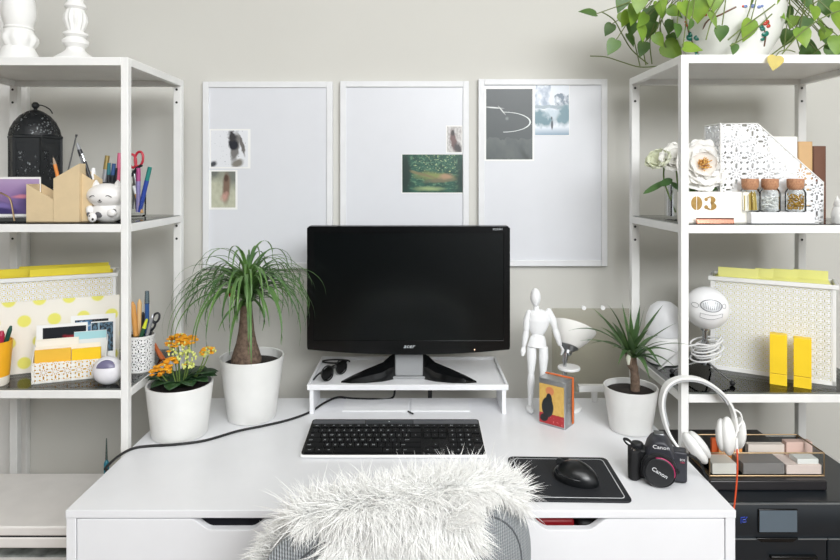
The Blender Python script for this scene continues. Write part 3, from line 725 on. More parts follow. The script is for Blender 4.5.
# ================================================================== tin
a_t = math.atan2(-0.048, 0.0597)
tn = thing('tin_box', 'small silver tin with a yellow and red printed front and orange band', 'tin', (0.3715, 1.610, DZ), a_t)
tw, td, th_ = 0.0755, 0.060, 0.122
tin_m = mat('tin_metal', (176, 178, 180), .28, .85)
MB().prism(rrect(tw, td, .006), 'z', 0, th_ - .012).build('body', tin_m, tn, bevel=.0012)
MB().prism(rrect(tw + .0014, td + .0014, .0065), 'z', th_ - .013, th_).build('lid', tin_m, tn, bevel=.002)
tp_ = picture('tin_print', (216, 178, 96), [
    ('noise', 9, .55, .15, 0, 0, 1, 1, (206, 164, 84)), ('box', -.1, -.1, 1.1, .26, .03, (170, 44, 50)), ('noise', 9, .6, .03, .35, .03, .95, .2, (210, 110, 108)),
    ('ell', .43, .84, .17, .11, 0, .12, .02, (206, 130, 86)),
    ('ell', .34, .42, .26, .24, 75, .06, .04, (26, 32, 36)), ('ell', .40, .64, .12, .14, 0, .06, .02, (26, 32, 36)), ('ell', .2, .14, .17, .1, 10, .1, .02, (30, 26, 30))], .35)
MB().box(-tw / 2 + .003, tw / 2 - .003, -td / 2 - .0008, -td / 2 - .0001, .006, th_ - .014).build('printed_front', tp_, tn)
b = MB(); b.box(tw / 2 + .0008, tw / 2 + .002, .010, .019, .004, th_ + .001); b.box(-tw / 2 - .002, tw / 2 + .002, .010, .019, th_ + .0002, th_ + .0016)
tag(b.build('elastic_band', mat('orange_elastic', (226, 112, 44), .6), tn, bevel=.0005), 'orange elastic band')
b = MB()
for z0 in (.045, .058, .071): b.ell((tw / 2 + .0004, -.004, z0), .0012, .009, .005, 10, 8)
b.build('embossing', tin_m, tn)
# ================================================================== lamp
lm = thing('desk_lamp', 'small lamp with a white conical upturned shade behind the tin', 'lamp', (0.418, 1.715, DZ))
MB().lathe([(0.045, 0), (0.047, .004), (.044, .010), (.012, .014), (0, .015)], seg=36).build('base', white_plastic, lm)
MB().cyl((0, 0, .012), .005, .125, 16).build('stem', chrome, lm)
MB().lathe([(.030, .110), (.031, .112), (.031, .115), (.030, .117), (.006, .118)], (.012, 0, 0), 36).build('tray', white_plastic, lm)
MB().tube([(0.0, 0, .13), (.002, 0, .150), (.004, 0, .158)], [.0075, .0075, .009], 18).build('neck', chrome, lm)
T_ = Matrix.Translation((.006, 0, .150)) @ Matrix.Rotation(R(22), 4, 'Y') @ Matrix.Rotation(R(-24), 4, 'X')
b = MB(); b.M = T_; b.lathe([(.010, 0), (.0125, .003), (.0125, .012), (.026, .022), (.027, .025), (.0, .024)], seg=32); b.build('collar', steel, lm)
b = MB(); b.M = T_; b.lathe([(.025, .0245), (.046, .049), (.062, .076), (.0635, .083), (.060, .083), (.044, .051), (.023, .028)], seg=48); b.build('lamp_shade', mat('shade_white', (240, 239, 235), .5), lm)
# ================================================================== acrylic panel with rail stand
gp = thing('acrylic_panel', 'clear grey acrylic panel on a white rail behind the lamp', 'panel', (0.50, 1.772, DZ))
x0, x1 = W(552, 0, 1.77).x, W(629, 0, 1.77).x
z0, z1 = W(0, 392, 1.77).z, W(0, 308.5, 1.77).z
MB().box(x0, x1, 1.770, 1.774, z0, z1).build('pane', glass('acrylic', (238, 237, 232), 1.2), gp, world=True)
for px in (583, 602):
    p = W(px, 307.3, 1.77); MB().cyl((p.x, 1.7675, p.z), .006, .009, 18, 'y').build('fixing', white_plastic, gp, world=True)
xa, xb = W(578, 0, 1.77).x, 0.613
b = MB(); p1, p2 = W(0, 385, 1.765).z, W(0, 391.5, 1.765).z
b.box(xa, xb, 1.758, 1.778, p2, p1); b.build('rail', white_metal, gp, world=True, bevel=.001)
for px in (594.5, 624):
    x = W(px, 0, 1.765).x; MB().box(x - .007, x + .007, 1.760, 1.776, DZ, p2 + .001).build('leg', white_metal, gp, world=True, bevel=.001)

# ================================================================== camera
cam = thing('camera', 'black DSLR camera with its lens capped at the right end of the desk', 'camera', (0.523, 1.318, DZ), R(-17))
cb = mat('camera_black', (26, 27, 30), .5, bump=.1, bscale=900); cg = mat('camera_rubber', (18, 18, 20), .75, bump=.4, bscale=800); cgrey = mat('camera_charcoal', (46, 47, 54), .45)
w2 = .058
MB().prism(rrect(.112, .034, .009, 4), 'z', .002, .062).build('body', cb, cam, bevel=.003)
MB().prism([(-.062, .006), (-.062, -.026), (-.056, -.034), (-.044, -.034), (-.037, -.024), (-.034, .0)], 'z', .001, .064).build('grip', cg, cam, bevel=.004, seg=3)
MB().prism([(.024, -.0178), (.056, -.0178), (.057, .012), (.024, .012)], 'z', .004, .068).build('shoulder', cgrey, cam, bevel=.004, seg=3)
hump = [(-.028, .058), (-.022, .078), (-.014, .090), (-.006, .095), (.010, .095), (.018, .090), (.026, .078), (.034, .058)]
b = MB(); vs = []
for y, sx, dz in ((-.036, .88, -.006), (-.024, 1, 0), (.014, 1, .0)):
    vs.append([((x - .003) * sx + .003, y, (z - .058) * (1 if dz == 0 else .86) + .058) for x, z in hump])
n = len(hump); allv = sum(vs, [])
fs = [tuple(range(n))[::-1], tuple(range(2 * n, 3 * n))] + [(k_ * n + i, k_ * n + (i + 1) % n, k_ * n + n + (i + 1) % n, k_ * n + n + i) for k_ in range(2) for i in range(n)]
hp_ = b.add(allv, fs).build('viewfinder_hump', cgrey, cam, bevel=.003)
MB().text('Canon', .0105, lambda x, y, z: (.003 + x * 1.2, -.0364 - z, .0805 + y), depth=.0005).build('wordmark', mat('white_print', (225, 226, 228), .4), hp_, smooth=False)
MB().box(-.008, .012, -.008, .012, .094, .0975).build('hot_shoe', steel, cam, bevel=.001)
MB().lathe([(.012, 0), (.0125, .002), (.0125, .009), (.011, .011), (0, .011)], (-.043, -.004, .062), 24, flute=(20, .03, .001, .010)).build('mode_dial', cb, cam)
MB().cyl((-.05, -.024, .063), .006, .004, 16).build('shutter_button', chrome, cam)
MB().lathe([(.0325, -.0), (.0325, .008), (.0345, .010), (.0345, .022), (.0335, .023), (.0335, .031), (.032, .034), (.030, .0325), (.0, .0325)], (-.001, -.017, .035), 48, 'y').build('lens', cb, cam)
MB().lathe([(.0346, 0), (.0349, .001), (.0349, .003), (.0346, .004)], (-.001, -.0285, .035), 48, 'y').build('lens_ring', mat('ring_silver', (130, 132, 136), .3, .8), cam)
b = MB(); b.M = Matrix.Translation((-.001, -.0512, .035))
ring = [(R(d)) for d in range(-15, 111, 6)]; k_ = len(ring)
b.add([(.0305 * math.cos(a), 0, .0305 * math.sin(a)) for a in ring] + [(.0268 * math.cos(a), -.0004, .0268 * math.sin(a)) for a in ring], [(i, i + 1, k_ + i + 1, k_ + i) for i in range(k_ - 1)])
tag(b.build('lens_accent', mat('magenta_ring', (170, 40, 92), .4), cam, solid=.0006), 'pink ring arc')
cap = MB().lathe([(.027, 0), (.0285, .001), (.0285, .003), (.027, .0042), (0, .0046)], (-.001, -.0495, .035), 48, 'y').build('lens_cap', cb, cam)
ca, sa = math.cos(R(-27)), math.sin(R(-27))
MB().text('Canon', .0115, lambda x, y, z: (-.001 + (x * 1.1 * ca - y * sa), -.0544 - z, .035 + (x * 1.1 * sa + y * ca)), depth=.0004).build('wordmark', MATS['white_print'], cap, smooth=False)
b = MB(); b.text('EOS', .0058, lambda x, y, z: (.0465 + x, -.0182 - z, .052 + y), depth=.0003); b.build('badge', MATS['white_print'], cam, smooth=False)
MB().text('100D', .0042, lambda x, y, z: (.0465 + x, -.0182 - z, .0468 + y), depth=.0003).build('badge', mat('badge_red', (190, 60, 90), .4), cam, smooth=False)
MB().cyl((.036, -.0178, .027), .005, .003, 16, 'y').build('release_button', cg, cam)
MB().tube(smoothpath([(-.056, 0, .060), (-.066, -.002, .068), (-.070, -.004, .076), (-.062, -.004, .076), (-.055, .004, .068)]), .004, 6, .5).build('strap_lug', cg, cam)
def cl(v):
    c_, s_ = math.cos(-cam.rotation_euler.z), math.sin(-cam.rotation_euler.z); d = Vector(v) - cam.location
    return Vector((d.x * c_ - d.y * s_, d.x * s_ + d.y * c_, d.z))
sp = [Vector((.055, .0, .058)), Vector((.066, -.003, .057)), cl(W(700, 462, 1.315)), cl(W(706, 476, 1.312)), cl(W(713, 487, 1.316)), cl(Vector((.632, 1.33, .735)))]
MB().tube(smoothpath(sp, 6), .0062, 8, .3).build('strap', cg, cam)

# ================================================================== headphones
HY = 1.418
hpn = thing('headphones', 'white over-ear headphones standing between the desk edge and the glass box', 'headphones', (0.66, HY, DZ))
hw = mat('headphone_white', (238, 238, 236), .38); hg = mat('headphone_grey', (176, 178, 180), .5)
bp = [W(677, 446, 1.405), W(668, 432, HY), W(662, 412, HY), W(661.5, 398, HY), W(666, 386, HY), W(675, 379.5, HY), W(687, 377.5, HY), W(701, 379.5, HY), W(715, 387, HY), W(726, 398, HY), W(733, 412, HY), W(736, 430, HY)]
bp = smoothpath(bp, 6)
def band(mb, pts, wid, th, off=0.0):
    n = len(pts); vs, fs = [], []
    for i, p in enumerate(pts):
        t_ = (pts[min(i + 1, n - 1)] - pts[max(i - 1, 0)]).normalized(); nn = Vector((-t_.z, 0, t_.x)).normalized(); nn = Vector((t_.z, 0, -t_.x))
        p = p + nn * off
        for sy, sn in ((-1, -1), (1, -1), (1, 1), (-1, 1)): vs.append(p + Vector((0, sy * wid / 2, 0)) + nn * (sn * th / 2))
    for i in range(n - 1):
        for j in range(4): fs.append((i * 4 + j, i * 4 + (j + 1) % 4, i * 4 + 4 + (j + 1) % 4, i * 4 + 4 + j))
    fs += [(3, 2, 1, 0), tuple(range(n * 4 - 4, n * 4))]; return mb.add(vs, fs)
band(MB(), bp, .020, .0055).build('headband', hw, hpn, world=True, bevel=.001)
band(MB(), bp[8:-10], .016, .004, .0052).build('headband_pad', hg, hpn, world=True)
def cup(pc, rot, yaw, s, pad):
    M_ = Matrix.Translation(pc) @ Matrix.Rotation(R(yaw), 4, 'Z') @ Matrix.Rotation(R(rot), 4, 'Y')
    b = MB(); b.M = M_; b.ell((0, 0, 0), .0155 * s, .026 * s, .042 * s, 28, 18); e = b.build('ear_cup', hw, hpn, world=True)
    b = MB(); b.M = M_ @ Matrix.Translation((pad * .0135, 0, 0)); b.ell((0, 0, 0), .012 * s, .025 * s, .036 * s, 24, 14); b.build('ear_pad', mat('pad_white', (226, 226, 224), .6), e, world=True)
cup(W(695, 448, 1.398), -36, 0, 1.0, 1)
cup(W(728, 436, HY), -4, -35, 1.05, -1)
b = MB(); b.M = Matrix.Translation(W(739.5, 433, HY + .006)) @ Matrix.Rotation(R(5), 4, 'Y'); b.ell((0, 0, 0), .010, .024, .036, 20, 14); b.build('cup_cover', hw, hpn, world=True)
MB().tube(smoothpath([W(733, 409, HY - .008), W(740, 413, HY - .008), W(742, 421, HY - .008), W(738, 427, HY - .008), W(736, 436, HY - .008)]), .0022, 8).build('cup_lead', hw, hpn, world=True)
tag(MB().tube(smoothpath([W(737, 448, 1.40), W(737.5, 462, 1.388), W(737, 478, 1.385), W(735.5, 495, 1.383), W(734, 508, 1.382), W(730, 530, 1.382)]), .0019, 8).build('audio_cable', mat('orange_cable', (220, 84, 44), .5), hpn, world=True), 'orange cable')
MB().tube([W(736.5, 438, 1.403), W(737, 452, 1.40)], [.003, .0035], 10).build('plug', hw, hpn, world=True)
# ================================================================== left shelving: top
for lab, px, Y, prof, fl_ in (
    ('white turned candlestick at the far left of the left shelf top, thick and round-bodied', 19, 1.535,
     [(.050, 0), (.051, .004), (.046, .010), (.042, .020), (.037, .030), (.034, .036), (.036, .040), (.042, .052), (.0415, .062), (.035, .074), (.031, .080), (.034, .084), (.031, .088), (.033, .096), (.038, .112), (.0385, .130), (.035, .155), (.028, .18), (.022, .20), (.027, .205), (.02, .215), (.03, .235), (.04, .245), (.041, .25), (.0, .25)], (10, .05, .04, .072)),
    ('white turned candlestick on the left shelf top, slimmer with a wide flared foot', 75.5, 1.53,
     [(.050, 0), (.051, .004), (.045, .010), (.030, .020), (.022, .028), (.020, .034), (.030, .044), (.0305, .052), (.021, .060), (.029, .066), (.0285, .071), (.018, .076), (.021, .086), (.026, .102), (.0255, .115), (.02, .130), (.025, .136), (.024, .142), (.0175, .15), (.02, .18), (.026, .19), (.018, .2), (.032, .22), (.033, .226), (.0, .226)], (12, .07, .078, .128))):
    tag(MB().lathe(prof, seg=72, flute=fl_).build('candlestick', white_paint, loc=((px - CX) / F * Y, Y, LV[0] + .0005)), lab, 'candlestick', 'white candlesticks')

# ------------------------------------------------------------------ left shelving: second shelf
bl = mat('lantern_black', (20, 24, 27), .55, bump=.1, bscale=300)
blp = lace('lantern_pierced', (20, 24, 27), 'xz', .0068, .036, .36, dots=True)
ln = thing('lantern', 'black pierced metal lantern with a domed top on the left shelf', 'lantern', ((35.5 - CX) / F * 1.70, 1.70, G2), R(14))
r_ = .067
def hexp(r, k=6, off=0): return [(r * math.cos(2 * PI * i / k + off), r * math.sin(2 * PI * i / k + off)) for i in range(k)]
b = MB(); b.prism(hexp(r_), 'z', 0, .012); b.prism(hexp(r_ * .9), 'z', .012, .022); b.build('base', bl, ln, bevel=.002)
for i in range(6):
    p0, p1 = hexp(r_ * .96)[i], hexp(r_ * .96)[(i + 1) % 6]
    a = math.atan2(p1[1] - p0[1], p1[0] - p0[0]); L = math.hypot(p1[0] - p0[0], p1[1] - p0[1])
    pn = MB().box(0, L, -.001, .001, .0, .20).build('side_panel', blp, ln, loc=(p0[0], p0[1], .020), rz=a)
    MB().box(-.004, .004, -.003, .003, 0, .20).build('corner_bar', bl, ln, loc=(p0[0], p0[1], .020), rz=a)
    MB().box(.004, L - .004, -.002, .002, .0, .012).build('panel_rim', bl, pn); MB().box(.004, L - .004, -.002, .002, .185, .20).build('panel_rim', bl, pn)
MB().prism(hexp(r_ * 1.04), 'z', .218, .226).build('cornice', bl, ln, bevel=.0015)
b = MB(); prof = [(r_ * .98, .226), (r_ * .92, .244), (r_ * .78, .264), (r_ * .56, .282), (r_ * .3, .294), (r_ * .1, .299)]
vs, fs = [], []
for (r, z) in prof: vs += [(x, y, z) for x, y in hexp(r, 12)]
for i in range(len(prof) - 1):
    for j in range(12): fs.append((i * 12 + j, i * 12 + (j + 1) % 12, i * 12 + 12 + (j + 1) % 12, i * 12 + 12 + j))
b.add(vs, fs).build('dome', blp, ln)
MB().prism(hexp(r_ * .84), 'z', .022, .216).build('light_speck_core', mat('light_speck_pale', (205, 210, 212), .6), ln)  # pale core added so the piercings read as light showing through
MB().lathe([(r_ * .86, .228), (r_ * .80, .244), (r_ * .66, .264), (r_ * .44, .280), (0, .290)], seg=12).build('dome_light_speck_core', mat('light_speck_pale', (205, 210, 212), .6), ln)  # added pale core giving the dome its specks of light
MB().lathe([(.006, .296), (.0045, .302), (.0095, .308), (.0095, .314), (.005, .320), (0, .321)], seg=20).build('knob', bl, ln)
MB().tube(smoothpath([(.006, -.006, .312), (.022, -.012, .31), (.040, -.016, .30), (.048, -.018, .288)]), .0016, 6).build('ring_handle', bl, ln)

ch = thing('photo_holder', 'gold wire photo holder on a dark block before the purple print', 'photo holder', ((11 - CX) / F * 1.515, 1.515, G2))
MB().box(-.045, .04, -.004, .036, 0, .0112).build('block', mat('smoked_block', (60, 62, 62), .2), ch, bevel=.002)
pts = [W(14.5, 221, 1.505), W(13, 212, 1.505), W(10.5, 200, 1.505), W(6, 195.5, 1.505), W(-2, 192.5, 1.505), W(-12, 194, 1.505), W(-16, 205, 1.508)]
MB().tube(smoothpath(pts), .0021, 8).build('wire', brass, ch, world=True)
pur = picture('print_dusk', (150, 120, 168), [('grad', .55, 1.0, (176, 152, 190)), ('noise', 3, .5, .2, 0, 0, 1, .5, (110, 96, 156)), ('ell', .15, .05, .8, .32, -12, .2, .2, (58, 48, 104)), ('ell', .3, .28, .45, .07, -14, .4, .1, (128, 112, 176)), ('ell', .88, .2, .25, .5, 0, .5, .2, (92, 76, 128)), ('ell', .72, .5, .12, .05, 10, .5, .1, (206, 130, 150))])
print_('purple dusk landscape print propped in front of the black lantern', -28, 177, 41, 216.5, pur, (1.5, 1.5, 2.5, 2), Y=1.545)
bpy.data.objects['photo_print'].name = 'photo_print'

kraft = mat('kraft_board', (214, 192, 154), .75, var=.03, scale=40, bump=.1); kraft_d = mat('kraft_inside', (182, 146, 104), .8)
og = thing('pen_organiser', 'beige cardboard organiser of three slant-topped boxes on the left shelf', 'organiser', ((66 - CX) / F * 1.50, 1.495, G2))
def slant_box(px0, px1, py0, py1, Y0, Y1):
    x0, x1 = W(px0, 0, Y0).x, W(px1, 0, Y0).x; z0, z1 = W(0, py0, Y0).z, W(0, py1, Y0).z; zb = G2 + .0005; t_ = .0018
    P = [(x0, zb), (x1, zb), (x1, z1), (x0, z0)]
    b = MB(); b.prism(P, 'y', Y0, Y0 + t_); b.prism(P, 'y', Y1 - t_, Y1)
    b.prism([(Y0 + t_, zb), (Y1 - t_, zb), (Y1 - t_, z0), (Y0 + t_, z0)], 'x', x0, x0 + t_); b.prism([(Y0 + t_, zb), (Y1 - t_, zb), (Y1 - t_, z1), (Y0 + t_, z1)], 'x', x1 - t_, x1)
    b.box(x0, x1, Y0, Y1, zb - .0003, zb + .002)
    b.build('compartment', kraft, og, world=True, smooth=False)
slant_box(26.3, 53.2, 184, 199.5, 1.493, 1.555); slant_box(53.4, 79.4, 178.5, 163.5, 1.490, 1.518); slant_box(79.6, 91.5, 171.5, 179.5, 1.502, 1.555)

def stick(name, lab, cat, a, b_, r, segs, group=None):
    """pencil or pen between two world points; segs = (name, from, to, radius factor start, end, material)"""
    a, b_ = Vector(a), Vector(b_); t = thing(name, lab, cat, a, 0, group)
    for nm, q0, q1, r0, r1, m in segs:
        MB().tube([a.lerp(b_, q0), a.lerp(b_, q1)], [r * r0, r * r1], 12).build(nm, m, t, world=True)
    return t
orange_w = mat('pencil_orange', (222, 134, 52), .45); wood = mat('pencil_wood', (196, 160, 120), .7); lead = mat('lead', (60, 60, 62), .4)
silver = mat('pen_silver', (178, 180, 186), .3, .5); penb = mat('pen_dark', (36, 38, 44), .35)
stick('pencil', 'orange pencil leaning in the organiser before the lantern, point up', 'pencil', W(66, 212, 1.53), W(52.8, 155.5, 1.54), .0042, [('barrel', 0, .84, 1, 1, orange_w), ('tip', .84, .96, 1, .35, mat('pencil_cone', (170, 150, 130), .6)), ('point', .96, 1, .35, .08, lead)])
stick('rod', 'thin dark metal rod leaning out of the tall organiser box', 'rod', W(60, 205, 1.53), W(76.6, 134.5, 1.53), .0018, [('shaft', 0, .97, 1, 1, mat('rod_grey', (110, 112, 112), .4, .6)), ('head', .97, 1, 1.5, 1.5, lead)])
stick('pen', 'silver and black banded pen leaning left from the organiser', 'pen', W(93.5, 190, 1.535), W(77, 143, 1.53), .0058, [('tip', .86, 1, .9, .5, mat('pen_grey', (150, 152, 156), .4)), ('grip', .72, .86, 1, .9, penb), ('barrel', .3, .72, 1.05, 1, silver), ('cap', 0, .3, 1, 1.05, mat('pen_lilac', (150, 150, 164), .35, .3))])
stick('pen', 'slim black-striped pen just right of the silver banded pen', 'pen', W(95, 192, 1.525), W(82, 154, 1.522), .0042, [('barrel', 0, .8, 1, 1, penb), ('clip', .8, 1, .9, .9, chrome)])
stick('pen', 'short white rounded pen end rising above the cat figurine', 'pen', W(91, 196, 1.55), W(93.5, 168, 1.56), .0062, [('barrel', 0, .85, 1, 1, white_plastic), ('cap', .85, 1, 1, .6, white_plastic)])
# black pen cup behind the cat and its pens
pc = thing('pen_cup', 'black pen cup standing behind the white cat figurine', 'cup', ((110.5 - CX) / F * 1.62, 1.62, G2))
MB().lathe([(.029, 0), (.031, .003), (.031, .098), (.029, .098), (.028, .006), (0, .006)], seg=32).build('body', black_matte, pc)
for nm, lab, a, b_, r, m, cm in (
    ('marker', 'silver marker with a gold cap leaning right, behind the cat', (101, 205), (107.5, 155.5), .0060, silver, mat('gold_cap', (170, 150, 96), .35, .6)),
    ('marker', 'teal-capped marker in the black pen cup', (108, 205), (109, 163), .0045, penb, mat('teal_cap', (40, 120, 130), .4)),
    ('marker', 'blue-capped marker in the black pen cup', (110, 205), (114, 163.5), .0050, penb, mat('blue_cap', (52, 86, 140), .4)),
    ('marker', 'black marker in the black pen cup, right of the blue cap', (113, 205), (118, 168), .0055, penb, penb),
    ('marker', 'pink-capped marker beside the shelf post, in the black pen cup', (117, 205), (119.5, 153), .0050, mat('pink_body', (206, 96, 126), .4), mat('pink_cap', (214, 108, 140), .4))):
    stick(nm, lab, 'marker', W(a[0], a[1], 1.62), W(b_[0], b_[1], 1.62), r, [('barrel', 0, .72, 1, 1, m), ('cap', .72, 1, 1.08, .95, cm)])
# glass tumbler with scissors and pens
gt = thing('glass_tumbler', 'clear glass tumbler at the back right of the left shelf, holding scissors', 'glass', ((133 - CX) / F * 1.74, 1.74, G2))
MB().lathe([(.031, 0), (.034, .003), (.035, .088), (.033, .088), (.0315, .008), (0, .007)], seg=36).build('body', clear_glass, gt)
red_p = mat('scissor_red', (196, 40, 62), .35)
sc = thing('scissors', 'red-handled scissors standing in the glass tumbler', 'scissors', W(134, 212, 1.74))
for c_, rx, rz, rot in (((139, 159), .0115, .021, 8), ((132.5, 161), .010, .019, -6)):
    P = W(c_[0], c_[1], 1.74); pts = []
    for i in range(24):
        a = 2 * PI * i / 24; x, z = rx * math.cos(a), rz * math.sin(a); ca, sa = math.cos(R(rot)), math.sin(R(rot)); pts.append(P + Vector((x * ca + z * sa, 0, -x * sa + z * ca)))
    MB().tube(pts, .0036, 8, closed=True).build('handle', red_p, sc, world=True)
MB().tube([W(131, 176, 1.738), W(137, 168, 1.738), W(142, 165, 1.738)], .004, 8).build('shank', penb, sc, world=True)
MB().tube([W(137, 170, 1.742), W(134, 185, 1.742), W(133, 209, 1.742)], [.004, .005, .002], 8, .4).build('blade', steel, sc, world=True); MB().tube([W(133, 170, 1.74), W(135, 185, 1.74), W(136, 209, 1.74)], [.004, .005, .002], 8, .4).build('blade', steel, sc, world=True)
for lab, a, b_, r, m, cm in (
    ('blue pen with a teal end leaning right out of the glass tumbler', (139.5, 212), (150, 167), .0062, mat('pen_blue', (44, 72, 160), .35), mat('pen_teal', (30, 130, 120), .4)),
    ('lilac pen upright in the glass tumbler', (138, 212), (138.5, 168), .0062, mat('pen_violet', (150, 140, 190), .35), mat('pen_magenta', (186, 80, 140), .4)),
    ('tan brush handle leaning at the bottom of the glass tumbler', (142, 213), (133.5, 186), .0048, mat('tan_wood', (212, 164, 104), .5), white_plastic)):
    stick('pen', lab, 'pen', W(a[0], a[1], 1.735), W(b_[0], b_[1], 1.735), r, [('barrel', 0, .7, 1, 1, m), ('cap', .7, 1, 1, .95, cm)])
# cat figurine
ct = thing('cat_figurine', 'white lucky cat figurine with closed smiling eyes beside the shelf post', 'figurine', ((107 - CX) / F * 1.515, 1.515, G2))
wc_ = mat('cat_white', (238, 236, 234), .35, coat=.3); gry = mat('cat_patch', (92, 92, 96), .45); blk = mat('cat_line', (30, 30, 30), .5)
b = MB(); b.ell((0, .004, .022), .040, .030, .028, 24, 16); b.v = [Vector((v.x, v.y, max(0.0, v.z + .004))) for v in b.v]; b.build('body', wc_, ct)
hd = MB().ell((0, -.002, .066), .0475, .033, .0305, 30, 20).build('head', wc_, ct)
for s in (-1, 1):
    MB().lathe([(.0115, 0), (.008, .009), (.002, .018), (0, .019)], (s * .027, 0, .086), 16).build('ear', wc_, hd)
    pts = [(s * .0185 - .0085 + .017 * q, -.0335 + .0025 * abs(q - .5), .062 + .0045 * math.sin(PI * q)) for q in [i / 8 for i in range(9)]]
    MB().tube(pts, .0009, 6).build('eye', blk, hd)
    pts = [(s * .0 + s * .005 * math.sin(PI * q), -.0352, .0535 - .004 * q) for q in [i / 6 for i in range(7)]]
    MB().tube(pts, .0005, 5).build('mouth', blk, hd)
MB().ell((0, -.0355, .0555), .0022, .0018, .0016, 10, 8).build('nose', blk, hd)
for c_, sz in (((-.034, -.014, .030), (.010, .010, .012)), ((.022, -.021, .024), (.012, .008, .01))): MB().ell(c_, *sz, 16, 10).build('paw', wc_, ct)
for c_, sz in (((-.008, -.0225, .020), (.010, .0045, .008)), ((.026, -.021, .028), (.008, .0035, .006)), ((-.033, -.024, .020), (.005, .002, .006))): MB().ell(c_, *sz, 14, 10).build('patch', gry, ct)
b = MB(); b.ell((-.022, -.027, .013), .011, .007, .012, 16, 10); b.v = [Vector((v.x, v.y, max(v.z, 0))) for v in b.v]; sm = b.build('kitten', wc_, ct); tag(sm, 'tiny kitten at its side')
b = MB(); b.ell((-.026, -.0335, .017), .002, .001, .002, 8, 6); b.ell((-.018, -.0335, .009), .003, .0015, .003, 8, 6); b.build('spot', blk, sm)
tag(MB().ell((-.037, -.012, .034), .009, .008, .008, 14, 10).build('raised_paw', mat('cat_cream', (226, 216, 190), .4), ct), 'cream raised paw')

# ------------------------------------------------------------------ lacy file boxes (both sides)
lace_w = lace('lace_sheet', (243, 243, 240), 'xz', .0165, .036, .2); lace_s = lace('lace_sheet_side', (243, 243, 240), 'yz', .0165, .036, .2)
yel = mat('folder_yellow', (240, 222, 62), .6); yel_p = mat('folder_pale_yellow', (238, 236, 146), .6)
def file_box(label, loc, rz, w, h, d, cols, tabs, glabel):
    t = thing('file_box', label, 'file box', loc, rz)
    MB().box(-w / 2, w / 2, 0, .0015, 0.003, h).build('front_panel', lace_w, t); MB().box(-w / 2, w / 2, d - .0015, d, 0.003, h).build('back_panel', lace_w, t)
    for x in (-w / 2, w / 2 - .0015): MB().box(x, x + .0015, .0015, d - .0015, 0.003, h).build('side_panel', lace_s, t)
    MB().box(-w / 2, w / 2, 0, d, 0, .003).build('bottom', white_metal, t)
    b = MB(); b.box(-w / 2 - .006, w / 2 + .006, -.005, .002, h - .011, h); b.box(-w / 2 - .006, w / 2 + .006, d - .002, d + .005, h - .011, h)
    b.box(-w / 2 - .006, -w / 2 + .002, .002, d - .002, h - .011, h); b.box(w / 2 - .002, w / 2 + .006, .002, d - .002, h - .011, h)
    b.build('rim', white_metal, t, bevel=.001)
    b = MB()
    for x in (-w / 2 - .0005, w / 2 - .0075):
        for y in (-.0012, d - .003): b.box(x, x + .008, y, y + .0035, 0, h - .008)
    b.box(-w / 2, w / 2, -.0012, .0016, 0, .010)
    b.build('corner_frame', white_metal, t)
    ca, sa = math.cos(rz), math.sin(rz)
    for i, (x0, x1, hh) in enumerate(tabs):
        y = .010 + i * (d - .030) / max(1, len(tabs) - 1); c_ = cols[i % len(cols)]
        L = Vector(loc) + Vector((-y * sa, y * ca, .0034))
        f = thing('hanging_folder', glabel[i], 'folder', L, rz, 'yellow hanging folders in the %s file box' % ('left' if loc[0] < 0 else 'right'))
        MB().box(-w / 2 + .010, w / 2 - .010, 0, .006, 0, h - .004).build('sleeve', c_, f)
        MB().box(x0 * w, x1 * w, .001, .005, h - .004, h + hh).build('tab', c_, f, bevel=.0008)
ra = math.atan2(-.142, .238)
file_box('white lacy file box on the right shelf, filled with pale yellow folders', ((.79 + 1.028) / 2 + .0, (1.635 + 1.493) / 2 + .0, G3), ra, .277, .247, .10, [yel_p, yel_p, yel_p, yel_p],
         [(-.44, -.10, .021), (-.13, .02, .021), (.0, .22, .020), (.18, .46, .019)],
         ['pale yellow folder in the right file box, its tab leftmost', 'pale yellow folder in the right file box, its tab second from left', 'pale yellow folder in the right file box, its tab third from left', 'pale yellow folder in the right file box, its tab rightmost'])
la = math.atan2(.119, .265)
file_box('white lacy file box on the left shelf behind the yellow-dotted folder', (-1.146 + .175 * math.cos(la) - .012, 1.565 + .175 * math.sin(la), G3), la, .345, .245, .10, [yel, yel, yel],
         [(-.1, .46, .016), (-.46, .1, .015), (-.2, .44, .016)],
         ['bright yellow folder in the left file box, nearest the front', 'bright yellow folder in the left file box, in the middle', 'bright yellow folder in the left file box, at the back'])
k = NT('polka_paper'); k.set(.6)
s_ = k.new('ShaderNodeSeparateXYZ'); k.link(k.coord(), s_.inputs[0]); cz = .068
rowi = k.math('FLOOR', k.math('DIVIDE', s_.outputs[2], cz * .8)); off = k.math('MULTIPLY', k.math('MODULO', rowi, 2), cz * .5)
u = k.math('WRAP', k.math('ADD', s_.outputs[0], off), cz / 2, -cz / 2); v = k.math('SUBTRACT', k.math('WRAP', s_.outputs[2], cz * .8, 0.0), cz * .4)
dd = k.math('SQRT', k.math('ADD', k.math('MULTIPLY', u, u), k.math('MULTIPLY', v, v)))
k.link(k.mix(k.range(dd, .0135, .0175, 1, 0), lin((236, 232, 222)), lin((230, 226, 110))), k.bsdf.inputs['Base Color'])
pol = thing('document_folder', 'cream folder with big yellow dots in front of the left file box', 'folder', (-1.146 + .175 * math.cos(la) + .028, 1.545 + .175 * math.sin(la), G3), la)
MB().box(-.175, .155, 0, .003, 0, .188).build('front_cover', k.m, pol, bevel=.0008); MB().box(-.175, .155, .0045, .0075, 0, .186).build('back_cover', k.m, pol)

